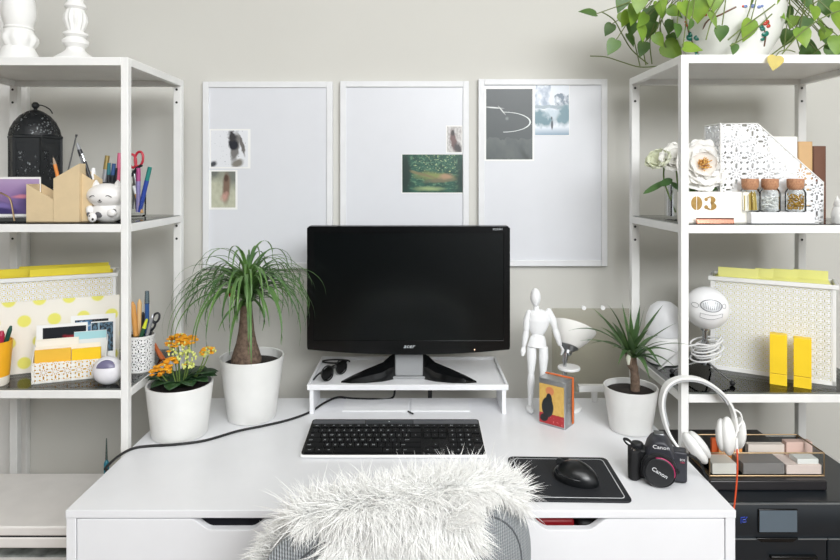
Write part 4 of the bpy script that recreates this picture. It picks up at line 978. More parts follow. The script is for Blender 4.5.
# ------------------------------------------------------------------ letter holder and its cards
lb = math.atan2(.048, .131)
LH = Vector((-.948, 1.503, G3))
lh = thing('letter_holder', 'low white lacy letter holder of photos and cards on the left shelf', 'letter holder', LH, lb)
lw, ld = .165, .055
lace_f = lace('lace_fine', (240, 238, 230), 'xz', .026, .036, .2)
MB().prism([(0, 0), (lw, 0), (lw, .048), (.004, .052), (0, .048)], 'y', 0, .0015).build('front_panel', lace_f, lh); MB().box(0, lw, ld - .0015, ld, 0, .118).build('back_panel', white_metal, lh)
MB().box(0, lw, 0, ld, 0, .002).build('bottom', white_metal, lh)
for x in (0, lw - .0015): MB().prism([(.0015, .002), (ld - .0015, .002), (ld - .0015, .116), (ld * .8, .10), (.0015, .048)], 'x', x, x + .0015).build('side_panel', white_metal, lh)
def card(lab, y, x0, x1, z0, z1, m, pic=None, bd=(.06, .06, .06, .06), cat='card', name='greeting_card', th=.0012):
    L = LH + Vector((-y * math.sin(lb), y * math.cos(lb), .0024))
    if pic is None:
        return tag(MB().box(x0, x1, -th / 2, th / 2, z0, z1).build(name, m, loc=L, rz=lb, bevel=.0003), lab, cat)
    t = thing(name, lab, cat, L, lb); w, h = x1 - x0, z1 - z0
    MB().box(x0, x1, -th / 2, th / 2, z0, z1).build('card', m, t)
    MB().box(x0 + w * bd[0], x1 - w * bd[1], -th / 2 - .0003, -th / 2, z0 + h * bd[2], z1 - h * bd[3]).build('picture', pic, t)
cream = mat('cream_card', (238, 232, 218), .6)
card('dark photo with blue tones at the back of the letter holder, on the right', .049, .078, .182, 0, .150, paper, picture('print_blue', (24, 26, 34), [('noise', 6, .45, .06, 0, .2, .5, .98, (86, 130, 170)), ('noise', 9, .6, .03, 0, .4, .6, 1, (180, 200, 215))]), (.09, .16, .3, .08), 'photo', 'photo_print')
card('narrow grey-blue photo overlapping the dark photo in the letter holder', .045, .125, .178, 0, .132, paper, picture('print_water', (90, 120, 140), [('noise', 9, .5, .05, 0, 0, 1, 1, (40, 46, 52)), ('box', .3, 0, .38, 1, .05, (150, 176, 190))]), (.02, .02, .4, .02), 'photo', 'photo_print')
card('black photo of a pale face and red hat in the letter holder, on the left', .040, 0.003, .118, 0, .134, paper, picture('print_face', (20, 26, 34), [('ell', .72, .35, .13, .2, 0, .15, .05, (226, 190, 172)), ('ell', .6, .55, .12, .22, 30, .2, .1, (130, 30, 40)), ('ell', .68, .62, .16, .1, 0, .2, .05, (150, 40, 48))]), (.12, .03, .35, .06), 'photo', 'photo_print')
card('pale blue-topped card on the right of the letter holder', .033, .088, .163, 0, .112, mat('card_cool', (226, 230, 230), .6), picture('print_cool', (226, 228, 226), [('box', -.1, .82, 1.1, 1.1, .01, (166, 212, 218)), ('ell', .3, .5, .35, .1, -8, .5, .1, (214, 206, 196)), ('ell', .62, .28, .16, .16, 20, .3, .2, (150, 110, 74)), ('ell', .9, .14, .12, .2, 0, .3, .2, (170, 130, 90))]), (.01, .01, .05, .01))
card('cream card at the left of the letter holder, in front of the black photo', .026, .004, .100, 0, .101, cream, picture('print_cream', (240, 234, 222), [('ell', .55, .45, .35, .1, 6, .5, .1, (224, 206, 190))]), (.02, .02, .3, .05))
card('long cream envelope behind the yellow ones in the letter holder', .0215, .003, .150, 0, .084, cream, name='envelope', cat='envelope')
card('amber envelope on the left at the front of the letter holder', .0155, .004, .084, 0, .077, mat('amber_paper', (236, 186, 60), .6), name='envelope', cat='envelope', th=.006)
card('bright yellow envelope on the right at the front of the letter holder', .0150, .086, .152, 0, .073, mat('yellow_paper', (246, 204, 30), .6), name='envelope', cat='envelope', th=.006)

# tape pod
tp = thing('desk_pod', 'round white pod with a lilac opening in front of the shelf post', 'pod', ((108 - CX) / F * 1.508, 1.508, G3))
b = MB(); b.ell((0, 0, .034), .0365, .028, .0345, 32, 22); b.v = [Vector((v.x, v.y, max(v.z, .0))) for v in b.v]; b.build('shell', mat('pod_white', (232, 231, 236), .3), tp)
pts = [(.004 + .023 * math.cos(R(d)), .0, .046 + .019 * math.sin(R(d)))for d in range(0, 181, 12)]
b = MB(); vs, fs = [], []
pts2 = [(x, z) for x, _, z in pts]
def pody(x, z):
    q = 1 - (x / .0365) ** 2 - ((z - .034) / .0345) ** 2
    return -.028 * math.sqrt(max(q, 0.0)) - .0006
g_ = MB(); nn = 10
g_.grid(lambda u, v: ((.004 + (.022 * math.cos(PI * (1 - u))) * (1), pody(.004 + .022 * math.cos(PI * (1 - u)), .046 + .018 * math.sin(PI * u) * v), .046 + .018 * math.sin(PI * u) * v)), 20, 6)
tag(g_.build('opening', mat('pod_lilac', (112, 108, 138), .25), tp, solid=.0008), 'lilac-grey opening')
MB().tube([(x * 1.0, pody(x, z) - .0002, z) for x, z in [(.004 + .0225 * math.cos(R(d)), .046 + .0185 * math.sin(R(d))) for d in range(0, 181, 10)]], .0014, 6).build('lip', MATS['pod_white'], tp)
# lacy pen cup
lc = thing('pen_cup', 'white lacy pen cup at the front right corner of the left shelf', 'cup', (-.735, 1.625, G3))
MB().lathe([(.0345, 0), (.0355, .001), (.0365, .092), (.0350, .092), (.0340, .004), (0, .003)], seg=64).build('body', lace('lace_cup', (243, 243, 243), 'cyl', .0226, .036, .2), lc)
b = MB(); b.lathe([(.0355, .088), (.0372, .088), (.0372, .0935), (.0355, .0935), (.0355, .088)], seg=48); b.lathe([(.0346, 0), (.0358, 0), (.0358, .004), (.0346, .004), (.0346, 0)], seg=48); b.build('rim', white_metal, lc)
MB().lathe([(.0335, .004), (.0335, .080), (0, .080)], seg=24).build('liner', mat('cup_inside_dark', (60, 62, 64), .9), lc)
lz = 1.625
st_ = stick
st_('marker', 'blue tube pen with a clear cap in the white lacy cup', 'marker', W(147, 336, lz), W(147, 291, lz), .0058, [('barrel', 0, .72, 1, 1, mat('tube_blue', (44, 84, 140), .3)), ('cap', .72, 1, 1.1, .9, glass('cap_clear', (200, 215, 225), 1.4))])
st_('pen', 'tan wooden handle at the left in the white lacy cup', 'pen', W(136, 336, lz), W(133, 306, lz), .0068, [('barrel', 0, 1, 1, 1, mat('tan_handle', (222, 160, 86), .5)), ('tip', 1, 1.15, 1, .3, MATS['tan_handle'])])
st_('pen', 'pale tan handle right of the wooden one in the white lacy cup', 'pen', W(139, 336, lz + .01), W(139.5, 303, lz + .01), .006, [('barrel', 0, 1, 1, 1, mat('tan_pale', (226, 186, 130), .5)), ('tip', 1, 1.12, 1, .3, MATS['tan_pale'])])
st_('marker', 'green and yellow highlighter in the white lacy cup', 'marker', W(141, 337, lz - .014), W(147, 319, lz - .014), .0055, [('barrel', 0, .5, 1, 1, mat('dark_green', (40, 84, 60), .4)), ('tip', .5, 1, 1, .5, mat('highlighter', (214, 222, 60), .4))])
st_('pen', 'silver pen leaning right in the white lacy cup', 'pen', W(147, 336, lz - .01), W(153, 314, lz - .01), .0045, [('barrel', 0, .85, 1, 1, silver), ('tip', .85, 1, 1, .3, silver)])
st_('pen', 'black pen upright at the left of the white lacy cup', 'pen', W(143, 336, lz + .014), W(143, 312, lz + .014), .005, [('barrel', 0, .9, 1, 1, penb), ('tip', .9, 1, 1, .4, penb)])
sc = thing('scissors', 'black-handled scissors leaning right in the white lacy cup', 'scissors', W(150, 340, lz))
for c_, rot in (((156, 318), 25), ((151.5, 326), 35)):
    P = W(c_[0], c_[1], lz); pts = []
    for i in range(20):
        a = 2 * PI * i / 20; x, z = .008 * math.cos(a), .014 * math.sin(a); ca, sa = math.cos(R(rot)), math.sin(R(rot)); pts.append(P + Vector((x * ca + z * sa, 0, -x * sa + z * ca)))
    MB().tube(pts, .003, 8, closed=True).build('handle', penb, sc, world=True)
MB().tube([W(152, 328, lz), W(146, 345, lz)], [.005, .004], 8, .5).build('blade', steel, sc, world=True)
pl = thing('pliers', 'orange-handled tool leaning behind the white lacy cup', 'tool', W(160, 366, 1.72))
MB().tube(smoothpath([W(154, 344, 1.72), W(159, 353, 1.72), W(166, 363.5, 1.72)]), [.0055] * 6 + [.0065] * 6 + [.004], 10).build('handle', mat('handle_orange', (214, 112, 56), .45), pl, world=True)
MB().tube([W(155, 345, 1.72), W(150, 335, 1.72)], [.004, .003], 8).build('jaw', steel, pl, world=True); MB().tube([W(166, 363, 1.72), W(168, 366, 1.72)], .003, 8).build('end_cap', penb, pl, world=True)
# orange cup at the far left
oc = thing('pen_cup', 'yellow-orange cup at the far left of the left shelf', 'cup', ((-5 - CX) / F * 1.505, 1.505, G3))
MB().lathe([(.031, .022), (.038, .108), (.036, .108), (.0295, .026), (0, .026)], seg=40).build('body', mat('cup_orange', (244, 178, 36), .4), oc); tag(MB().lathe([(.0285, 0), (.0295, .002), (.031, .022), (.0, .022)], seg=40).build('base', cream, oc), 'cream base band')
st_('pen', 'red pen in the yellow-orange cup', 'pen', W(-1, 350, 1.495), W(2, 331, 1.495), .0075, [('barrel', 0, .8, 1, 1, mat('pen_crimson', (170, 30, 66), .4)), ('tip', .8, 1, 1, .5, MATS['pen_crimson'])])
st_('pen', 'dark green pen leaning right in the yellow-orange cup', 'pen', W(3, 352, 1.507), W(11, 326, 1.507), .0052, [('barrel', 0, .85, 1, 1, mat('pen_bottle_green', (28, 78, 66), .4)), ('tip', .85, 1, 1, .5, MATS['pen_bottle_green'])])

# ------------------------------------------------------------------ left shelving: fourth shelf, scanner
sn = thing('scanner_printer', 'pale grey flatbed printer on the low shelf left of the desk', 'printer', (-.942, 1.53, G4))
pw_ = mat('printer_pale', (234, 230, 226), .35); sx0, sx1 = -1.172, -.715
b = MB(); b.box(sx0, sx1, 1.405, 1.66, G4, G4 + .028); b.box(sx0, sx1, 1.46, 1.66, G4 + .028, G4 + .058); b.box(sx0, sx1, 1.405, 1.66, G4 + .058, G4 + .082); b.build('body', pw_, sn, world=True, bevel=.003)
MB().box(sx0 + .003, sx1 - .003, 1.408, 1.657, G4 + .082, G4 + .086).build('seam', mat('seam_dark', (40, 40, 42), .6), sn, world=True)
MB().box(sx0, sx1, 1.405, 1.66, G4 + .086, G4 + .108).build('lid', pw_, sn, world=True, bevel=.004, seg=3)
tag(MB().box(sx0 + .03, sx1 - .03, 1.42, 1.458, 0, .004).build('paper_sheet', mat('printed_sheet', (46, 52, 50), .5, col2=(150, 156, 152), scale=26), loc=(0, 0, G4 + .0285)), 'dark printed sheet lying in the output slot of the pale printer', 'paper')
tb = thing('glue_bottle', 'small teal bottle with a clear nozzle, left of the desk edge', 'bottle', W(106.5, 484, 1.60))
tb.location.z = G4 + .108
MB().lathe([(.006, 0), (.0065, .003), (.0065, .055), (.004, .062), (.0025, .064)], seg=18).build('body', mat('teal_plastic', (34, 116, 134), .35), tb); MB().lathe([(.003, .064), (.0024, .085), (.0012, .120), (0, .121)], seg=14).build('nozzle', glass('nozzle', (190, 205, 205), 1.4), tb)
# ================================================================== right shelving: top, pothos in a painted pot
rng = random.Random(11)
ph = thing('potted_pothos', 'white painted porcelain pot of trailing green pothos on the right shelf top', 'plant', ((728 - CX) / F * 1.615, 1.615, LV[0] + .0005))
pprof = [(.070, 0), (.074, .003), (.078, .010), (.098, .035), (.118, .07), (.131, .11), (.136, .15), (.130, .19), (.118, .215), (.122, .228), (.130, .235), (.124, .236), (.112, .22), (.10, .21)]
MB().lathe(pprof, seg=64).build('pot', mat('porcelain', (238, 238, 234), .18, coat=.5), ph)
MB().lathe([(.112, .205), (.11, .212), (0, .215)], seg=32).build('soil', soil_m, ph)
def prad(z):
    return interp([(b_, a_) for a_, b_ in pprof[:9]], z)
def onpot(px, py, off=.0006):
    """point of the pot's front seen near pixel (px,py)"""
    z = W(px, py, 1.50).z - ph.location.z; z = max(.004, z); r = prad(z) + off; x = (px - CX) / F * 1.50 - ph.location.x
    x = max(-r * .96, min(r * .96, x)); return Vector((x, -math.sqrt(r * r - x * x), z))
tl, rd, bn, bu = mat('paint_teal', (24, 108, 92), .25), mat('paint_red', (186, 62, 44), .25), mat('paint_brown', (112, 78, 60), .3), mat('paint_blue', (120, 140, 190), .3)
def dabs(m, name, pts):
    b = MB()
    for px, py, r in pts:
        p = onpot(px, py); b.ell(p, r, .0012 + r * .15, r * .8, 10, 8)
    b.build(name, m, ph)
dabs(tl, 'painted_leaves', [(701, 30, .011), (705, 27, .008), (709, 32, .009), (704, 38, .010), (711, 41, .012), (707, 48, .011), (700, 47, .007), (714, 47, .009), (684, 38, .011), (688, 43, .008), (762, 29, .007), (766, 33, .010), (765, 38, .006), (760, 27, .006)])
dabs(rd, 'painted_flowers', [(682, 17, .006), (686, 14, .005), (711, 11, .007), (714, 9, .005), (764, 24, .006), (768, 26, .006), (766, 22, .005), (740, 8, .004)])
dabs(bu, 'painted_bird', [(742, 8, .005), (749, 8, .006), (755, 9, .005), (758, 8, .004)])
b = MB()
for P in ([(683, 40), (690, 28), (692, 14), (686, 6)], [(700, 46), (712, 20), (722, 14), (734, 8)], [(770, 44), (767, 34), (760, 24)]):
    b.tube(smoothpath([onpot(x, y, .0002) for x, y in P], 4), .0022, 6)
b.build('painted_twigs', bn, ph)
lf_l = mat('pothos_leaf', (140, 170, 62), .4, col2=(112, 150, 54), scale=26, trans=.25); lf_d = mat('pothos_leaf_dark', (72, 108, 50), .42, col2=(92, 126, 58), scale=26, trans=.25)
lf_y = mat('pothos_leaf_yellow', (214, 194, 92), .5, col2=(196, 178, 96), scale=40, trans=.2)
def heart(mb, base, direc, nrm, L, wd):
    d = Vector(direc).normalized(); nn = Vector(nrm); sd = d.cross(nn).normalized(); nn = sd.cross(d).normalized()
    base = Vector(base)
    half = [(0, 0), (-.06, .16), (-.02, .32), (.12, .44), (.30, .46), (.50, .38), (.70, .25), (.86, .11), (1, 0)]
    mid = [0, .05, .1, .2, .34, .5, .7, .86, 1]
    vs, fs = [], []
    for (t_, w_), m_ in zip(half, mid):
        dr = -.10 * L * (m_ ** 2)
        vs.append(base + d * (m_ * L) + nn * (dr - .0))
        vs.append(base + d * (t_ * L) + sd * (w_ * wd) + nn * (dr + .12 * w_ * L)); vs.append(base + d * (t_ * L) - sd * (w_ * wd) + nn * (dr + .12 * w_ * L))
    for i in range(8):
        a, b2 = i * 3, i * 3 + 3
        fs += [(a, a + 1, b2 + 1, b2), (a, b2, b2 + 2, a + 2)]
    mb.add([v - ph.location for v in vs], fs)
lv, dv, st2 = MB(), MB(), MB()
leafs = [(596, 14, 1.66, 'd', .058, -80), (616, 40, 1.64, 'd', .060, -150), (622, 12, 1.70, 'l', .05, 150), (632, 22, 1.66, 'd', .055, 190), (640, 24, 1.60, 'L', .056, 170), (634, 6, 1.60, 'l', .06, 190), (648, 8, 1.64, 'd', .055, 160), (653, 22, 1.70, 'd', .055, 200),
         (658, 2, 1.60, 'L', .062, 170), (668, 8, 1.57, 'L', .05, 120), (645, 42, 1.70, 'd', .05, 200), (664, 44, 1.68, 'L', .066, 130), (672, 20, 1.66, 'd', .05, 200), (677, 24, 1.50, 'd', .045, 180), (682, 2, 1.5, 'L', .058, 160), (700, 0, 1.49, 'L', .06, 185),
         (709, 12, 1.475, 'l', .046, 150), (683, 47, 1.47, 'L', .056, 100), (655, 34, 1.62, 'L', .045, 150), (628, 12, 1.62, 'l', .045, 200), (670, 34, 1.68, 'd', .04, 160), (646, 14, 1.58, 'l', .045, 210), (780, 14, 1.56, 'l', .045, 140), (795, 16, 1.6, 'L', .045, 200), (818, 20, 1.58, 'L', .045, 150), (828, 28, 1.6, 'l', .04, 210), (800, 50, 1.68, 'd', .05, 100), (816, 50, 1.66, 'd', .045, 190), (676, 10, 1.6, 'd', .045, 140), (722, 26, 1.475, 'd', .046, 185), (751, 20, 1.475, 'l', .058, 196), (765, 2, 1.50, 'd', .06, 170), (772, 6, 1.52, 'l', .05, 140), (800, 28, 1.52, 'L', .066, 170), (788, 6, 1.62, 'd', .06, 190),
         (814, 6, 1.52, 'L', .05, 185), (824, 0, 1.6, 'd', .06, 170), (834, 14, 1.52, 'L', .05, 160), (838, 36, 1.56, 'l', .06, 190), (820, 32, 1.66, 'd', .06, 150), (806, 42, 1.70, 'd', .055, 120), (790, 30, 1.70, 'd', .052, 200), (830, 44, 1.66, 'd', .055, 160),
         (779, 24, 1.66, 'd', .046, 170), (612, 24, 1.72, 'd', .045, 210), (628, 34, 1.72, 'd', .045, 160), (842, 2, 1.55, 'l', .06, 200), (692, 20, 1.475, 'd', .035, 200), (808, 18, 1.60, 'd', .05, 210), (846, 52, 1.6, 'd', .06, 190), (640, -4, 1.56, 'l', .06, 190),
         (625, -6, 1.66, 'd', .06, 200), (662, -8, 1.52, 'l', .06, 170), (715, -8, 1.47, 'l', .06, 180), (745, -6, 1.49, 'd', .06, 180), (775, -10, 1.5, 'l', .06, 190), (805, -10, 1.56, 'd', .06, 170), (735, 44, 1.50, 'd', .03, 190)]
for px, py, Y, c_, L, ang in leafs:
    p = W(px, py, Y); a = R(ang)
    d = Vector((math.sin(a), rng.uniform(-.35, .1), math.cos(a)))
    nrm = Vector((rng.uniform(-.9, .9), -1, rng.uniform(-.1, 1.1)))
    tgt = {'d': dv, 'l': lv, 'L': lv}[c_]; L *= rng.uniform(.78, .98)
    heart(tgt, p, d, nrm, L, L * rng.uniform(.82, 1.0))
    top = Vector((max(-.10, min(.10, (p.x - ph.location.x) * .55)), (Y - 1.615) * .6, .225)); pl_ = p - ph.location
    midp = pl_.lerp(top, .5) + Vector((rng.uniform(-.02, .02), 0, rng.uniform(.0, .04)))
    if math.hypot(midp.x, midp.y) < .142: midp.y = -.146 if Y < 1.62 else .146
    st2.tube(smoothpath([pl_, midp, top + Vector((0, 0, .02))], 5), .0014, 5)
for P in ([(648, 64, 1.74), (632, 50, 1.73), (622, 34, 1.72), (614, 20, 1.70), (602, 12, 1.67)], [(640, 66, 1.745), (634, 40, 1.72), (630, 20, 1.70), (636, 0, 1.66)], [(646, 65, 1.74), (642, 44, 1.72), (640, 20, 1.70), (648, 0, 1.68)], [(652, 64, 1.73), (650, 40, 1.70), (656, 20, 1.69), (664, 2, 1.66)],
          [(590, 56, 1.80), (606, 57, 1.79), (622, 62, 1.77), (640, 67, 1.75), (660, 66, 1.72)], [(784, 52, 1.60), (786, 30, 1.60), (790, 10, 1.60), (788, -8, 1.6)], [(800, 50, 1.64), (796, 30, 1.6), (806, 10, 1.56), (826, -4, 1.54)], [(782, 54, 1.5), (800, 34, 1.50), (822, 18, 1.50), (842, 10, 1.5)],
          [(770, 56, 1.55), (790, 40, 1.6), (806, 20, 1.62), (812, 0, 1.62)], [(810, 56, 1.66), (826, 44, 1.64), (842, 34, 1.62)], [(728, 40, 1.475), (745, 26, 1.475), (762, 14, 1.475), (775, 4, 1.48)], [(730, 46, 1.478), (750, 34, 1.472), (772, 14, 1.472)], [(706, 40, 1.474), (712, 20, 1.472), (724, 0, 1.474)], [(664, 12, 1.62), (660, 30, 1.66), (666, 48, 1.68)]):
    st2.tube(smoothpath([W(*q) - ph.location for q in P], 6), .0017, 6)
yl = MB(); heart(yl, W(776, 56, 1.428), (-.25, -.12, -1), (-.2, -1, .2), .036, .040)
st2.tube(smoothpath([W(795, 52, 1.47) - ph.location, W(788, 50, 1.44) - ph.location, W(780, 51.5, 1.432) - ph.location, W(776, 56, 1.428) - ph.location], 5), .0013, 6)
lv.build('foliage', lf_l, ph); tag(dv.build('foliage', lf_d, ph), 'darker leaves'); st2.build('stem', mat('pothos_stem', (108, 122, 66), .55), ph); tag(yl.build('leaf', lf_y, ph), 'single yellowed leaf hanging over the shelf edge')

# ================================================================== right shelving: second shelf
va = thing('flower_vase', 'clear square glass vase of white peonies on the right shelf', 'vase', ((681 - CX) / F * 1.585, 1.585, G2))
b = MB(); o = rrect(.062, .062, .004, 3); i_ = rrect(.055, .055, .003, 3); n = len(o)
b.add([(x, y, 0) for x, y in o] + [(x, y, .092) for x, y in o] + [(x, y, .092) for x, y in i_] + [(x, y, .010) for x, y in i_],
      [(k_ * n + j, k_ * n + (j + 1) % n, k_ * n + n + (j + 1) % n, k_ * n + n + j) for k_ in range(3) for j in range(n)] + [tuple(range(n))[::-1], tuple(range(3 * n, 4 * n))])
b.build('vase_body', clear_glass, va)
tag(va, 'clear square glass vase holding the white peonies on the right shelf', 'vase')
pet = mat('peony_petal', (250, 249, 246), .6, trans=.25, var=.01); petg = mat('peony_bud', (226, 230, 200), .6, trans=.2, col2=(238, 240, 224)); stam = mat('stamen', (226, 178, 96), .7)
def flower(name, lab, c, axis, Rr, m, layers, centre=None, stemto=None, leaves=()):
    c = Vector(c); t = thing(name, lab, 'flower', c, 0, 'white peonies in the glass vase')
    ax = Vector(axis).normalized(); ux = ax.cross(Vector((0, 0, 1))).normalized(); uy = ax.cross(ux)
    b = MB()
    for (k_, ln_, wd, tilt, r0, ph0) in layers:
        for i in range(k_):
            a = 2 * PI * i / k_ + ph0 + rng.uniform(-.12, .12); e = ux * math.cos(a) + uy * math.sin(a); s_ = ax.cross(e); L = ln_ * Rr * rng.uniform(.92, 1.08); w_ = wd * Rr
            tl_ = tilt + rng.uniform(-.1, .1); ruf = rng.uniform(0, 6)
            def fn(u, v, e=e, s_=s_, L=L, w_=w_, tl_=tl_, ruf=ruf):
                q = v; ang = tl_ - 0.9 * q
                out = L * (math.sin(PI / 2 * q) * math.cos(tl_ * .8)); upv = L * q * math.sin(tl_) * (1 - .25 * q)
                sh = math.sin(PI * min(1, q * .82 + .12)) ** .6; uu = (u - .5) * 2
                p = e * (r0 * Rr + out * (1 - .16 * uu * uu * q)) + ax * (upv + .18 * L * uu * uu * sh + .03 * Rr * math.sin(uu * 3 + ruf) * q)
                return p + s_ * (uu * w_ * sh)
            b.grid(fn, 8, 7)
    b.build('petals', m, t, solid=.0007)
    if centre:
        b = MB()
        for i in range(46):
            a = rng.uniform(0, 2 * PI); r = rng.uniform(0, .30) * Rr; e = ux * math.cos(a) + uy * math.sin(a)
            p0 = ax * (.05 * Rr) + e * r * .5; p1 = ax * (.34 * Rr + rng.uniform(-.06, .06) * Rr) + e * r
            b.tube([p0, p1], [.0008, .0016], 5)
        tag(b.build('stamens', stam, t), 'yellow stamens', kind='stuff')
    if stemto is not None:
        MB().tube(smoothpath([ax * -.02, Vector((0, 0, -.02)) * 1 + (Vector(stemto) - c) * .25, (Vector(stemto) - c)], 5), .0022, 8).build('stem', stem_g, t)
    if leaves:
        b = MB()
        for p0, p1, w_ in leaves: broad(b, Vector(p0) - c, Vector(p1) - c, w_, up=(0, -1, .6), cup=.2)
        b.build('leaves', mat('peony_leaf', (58, 92, 48), .45, col2=(84, 118, 62), trans=.15), t)
    return t
full = [(6, 1.0, .74, .30, .04, 0), (5, .88, .70, .62, .04, .5), (5, .62, .52, 1.0, .06, .1)]
vz = Vector((va.location.x, va.location.y, G2 + .02))
flower('peony', 'big open white peony with a yellow heart, partly behind the shelf post', W(701, 166, 1.545), (-.05, -.95, .25), .066, pet, full, True, vz + Vector((.01, 0, 0)), ((W(712, 183, 1.56), W(729, 174, 1.54), .02), (W(708, 186, 1.55), W(727, 186, 1.53), .026), (W(700, 185, 1.55), W(716, 190, 1.53), .022), (W(696, 183, 1.55), W(690, 192, 1.53), .018)))
flower('peony', 'white peony behind the big one, towards the perforated magazine file', W(718, 158, 1.60), (.35, -.7, .5), .042, pet, full[1:], None, vz + Vector((.016, .012, 0)))
flower('peony', 'pale green-white peony bud leaning left of the shelf post', W(661, 163, 1.585), (-.55, -.5, .55), .043, petg, [(6, .85, .6, .75, .05, 0), (6, .8, .55, .98, .06, .5), (5, .6, .5, 1.2, .1, .2)], None, vz + Vector((-.014, 0, 0)), ((W(668, 180, 1.58), W(643, 194, 1.55), .016), (W(672, 179, 1.57), W(660, 186, 1.55), .020), (W(672, 182, 1.58), W(678, 190, 1.55), .018)))
flower('peony', 'white peony in profile just left of the shelf post', W(676, 160, 1.57), (-.35, -.8, .4), .046, pet, full[1:], None, vz + Vector((-.004, -.01, 0)))

nb = thing('number_block', 'cream wooden block with a gold 03 on its face, on the right shelf', 'block', ((716 - CX) / F * 1.485, 1.482, G2))
bw, bh = 65.5 / F * 1.482, .0755
MB().box(-bw / 2, bw / 2, -.0005, .038, 0, bh).build('block', mat('cream_paint', (244, 241, 232), .5), nb, bevel=.0015)
gold = mat('gold_leaf', (176, 142, 78), .4, .35, col2=(150, 116, 58), scale=90)
def bp_(px, py): p = W(px, py, 1.4815) - nb.location; return p.x, p.z
b = MB()
cx0, cz0 = bp_(696.6, 203.2); ry, rx = 6.9 / F * 1.48, 5.6 / F * 1.48
for s in (-1, 1):
    P = [(cx0 + s * .0009, cz0 - ry * .985)] + [(cx0 + s * max(.0009, rx * math.cos(R(d))), cz0 + ry * math.sin(R(d))) for d in range(-80, 81, 8)] + [(cx0 + s * .0009, cz0 + ry * .985)]
    if s > 0: P = P
    b.prism(P if s > 0 else P[::-1], 'y', -.0011, -.0004)
b.build('numeral', gold, nb, smooth=False)
b = MB(); cx1, cz1 = bp_(710.2, 203.2)
def crescent(cx_, cz_, ro, ri, d0, d1, shift):
    A = [R(d) for d in range(d0, d1 + 1, 8)]; k_ = len(A); vs = [(cx_ + ro[0] * math.cos(a), cz_ + ro[1] * math.sin(a)) for a in A] + [(cx_ + shift + ri[0] * math.cos(a), cz_ + ri[1] * math.sin(a)) for a in A][::-1]
    b.prism(vs, 'y', -.0011, -.0004)
u_ = 1.48 / F
crescent(cx1 + .4 * u_, cz1 + 3.2 * u_, (4.8 * u_, 3.7 * u_), (.8 * u_, 2.9 * u_), -84, 152, -.6 * u_); crescent(cx1 + .6 * u_, cz1 - 3.1 * u_, (5.6 * u_, 3.9 * u_), (1.0 * u_, 3.1 * u_), -152, 84, -.6 * u_)
for dz_, rr in ((3.8, 1.75), (-3.9, 1.95)): b.cyl((cx1 - 4.1 * u_, -.0004, cz1 + dz_ * u_), rr * u_, .0007, 18, 'y')
b.build('numeral', gold, nb, smooth=False)
b = MB(); x0, _ = bp_(697, 0); x1, _ = bp_(734, 0)
rg = thing('clip', 'rose-gold clip bar lying in front of the cream number block', 'clip', W(715, 221, 1.470)); rg.location.z = G2
cop = mat('rose_gold', (206, 150, 128), .25, .9)
MB().prism([(-.004, 0), (.004, 0), (.0015, .011), (-.0005, .011)], 'x', -.045, .045).build('jaw', cop, rg, bevel=.0006)
MB().tube([(-.045, 0, .0112), (.045, 0, .0112)], .0018, 8).build('spine', mat('copper_dark', (120, 74, 60), .3, .9), rg)

lf = lace('magazine_lace', (238, 240, 242), 'xz', .040, .036, .18); lfs = lace('magazine_lace_side', (238, 240, 242), 'yz', .040, .036, .18)
mf = thing('magazine_file', 'white perforated magazine file with a sloping side on the right shelf', 'magazine file', ((720 - CX) / F * 1.52, 1.518, G2))
mw, mh = .257, .2445
prof = [(0, .002), (mw, .002), (mw, .098), (.092, mh), (0, mh)]
for y in (0, .0815): MB().prism(prof, 'y', y, y + .0015).build('side_panel', lf, mf, smooth=False)
MB().box(mw - .0015, mw, .0015, .0815, .002, .098).build('spine_panel', lfs, mf); MB().box(0, .0015, .0015, .0815, .002, mh).build('back_panel', lfs, mf); MB().box(0, mw, 0, .083, 0, .002).build('bottom', white_metal, mf)
b = MB()
for y in (.0006, .0824):
    P = [(x, y, z) for x, z in [(0.001, .001), (mw - .001, .001), (mw - .001, .098), (.092, mh), (0.001, mh)]]
    b.tube(P, .0022, 6, closed=True)
b.tube([(mw - .001, 0, .098), (mw - .001, .083, .098)], .0022, 6); b.tube([(0.001, 0, mh), (0.001, .083, mh)], .0022, 6)
b.build('edge_frame', white_metal, mf, smooth=False)
pages = mat('book_pages', (236, 230, 218), .8)
for lab, px0, px1, py, col, Y in (('white book with a wide spine behind the magazine file', 768, 797.5, 136.5, (240, 238, 232), 1.61), ('tan book between the white and brown books', 798.5, 812.5, 141.5, (208, 170, 122), 1.612), ('dark brown book at the right end of the books behind the magazine file', 813.5, 826, 146, (112, 74, 56), 1.615)):
    a, c_ = W(px0, py, Y), W(px1, py, Y); w_, h_ = c_.x - a.x, a.z - G2
    bk = thing('book', lab, 'book', ((a.x + c_.x) / 2, Y, G2), 0, 'books behind the magazine file')
    MB().box(-w_ / 2 + .002, w_ / 2 - .002, .003, .138, .002, h_ - .003).build('pages', pages, bk)
    b = MB(); b.box(-w_ / 2, -w_ / 2 + .002, 0, .14, 0, h_); b.box(w_ / 2 - .002, w_ / 2, 0, .14, 0, h_); b.box(-w_ / 2 + .002, w_ / 2 - .002, 0, .003, 0, h_)
    b.build('cover', mat('cover_%s' % {240: 'white', 208: 'tan', 112: 'brown'}[col[0]], col, .55, bump=.1), bk, bevel=.0008)
tr_ = thing('tray', 'small white tray under the three corked jars', 'tray', ((778 - CX) / F * 1.485, 1.484, G2))
MB().box(-.0775, .0755, -.022, .026, 0, .027).build('body', white_lacquer, tr_, bevel=.0015)
cork = mat('cork', (196, 148, 112), .85, col2=(160, 112, 84), scale=220, bump=.5)
fill = {'pins': mat('pin_gold', (214, 190, 110), .4, .3), 'bits': mat('bead_white', (230, 232, 230), .4), 'gold': mat('bead_gold', (200, 160, 72), .3, .6)}
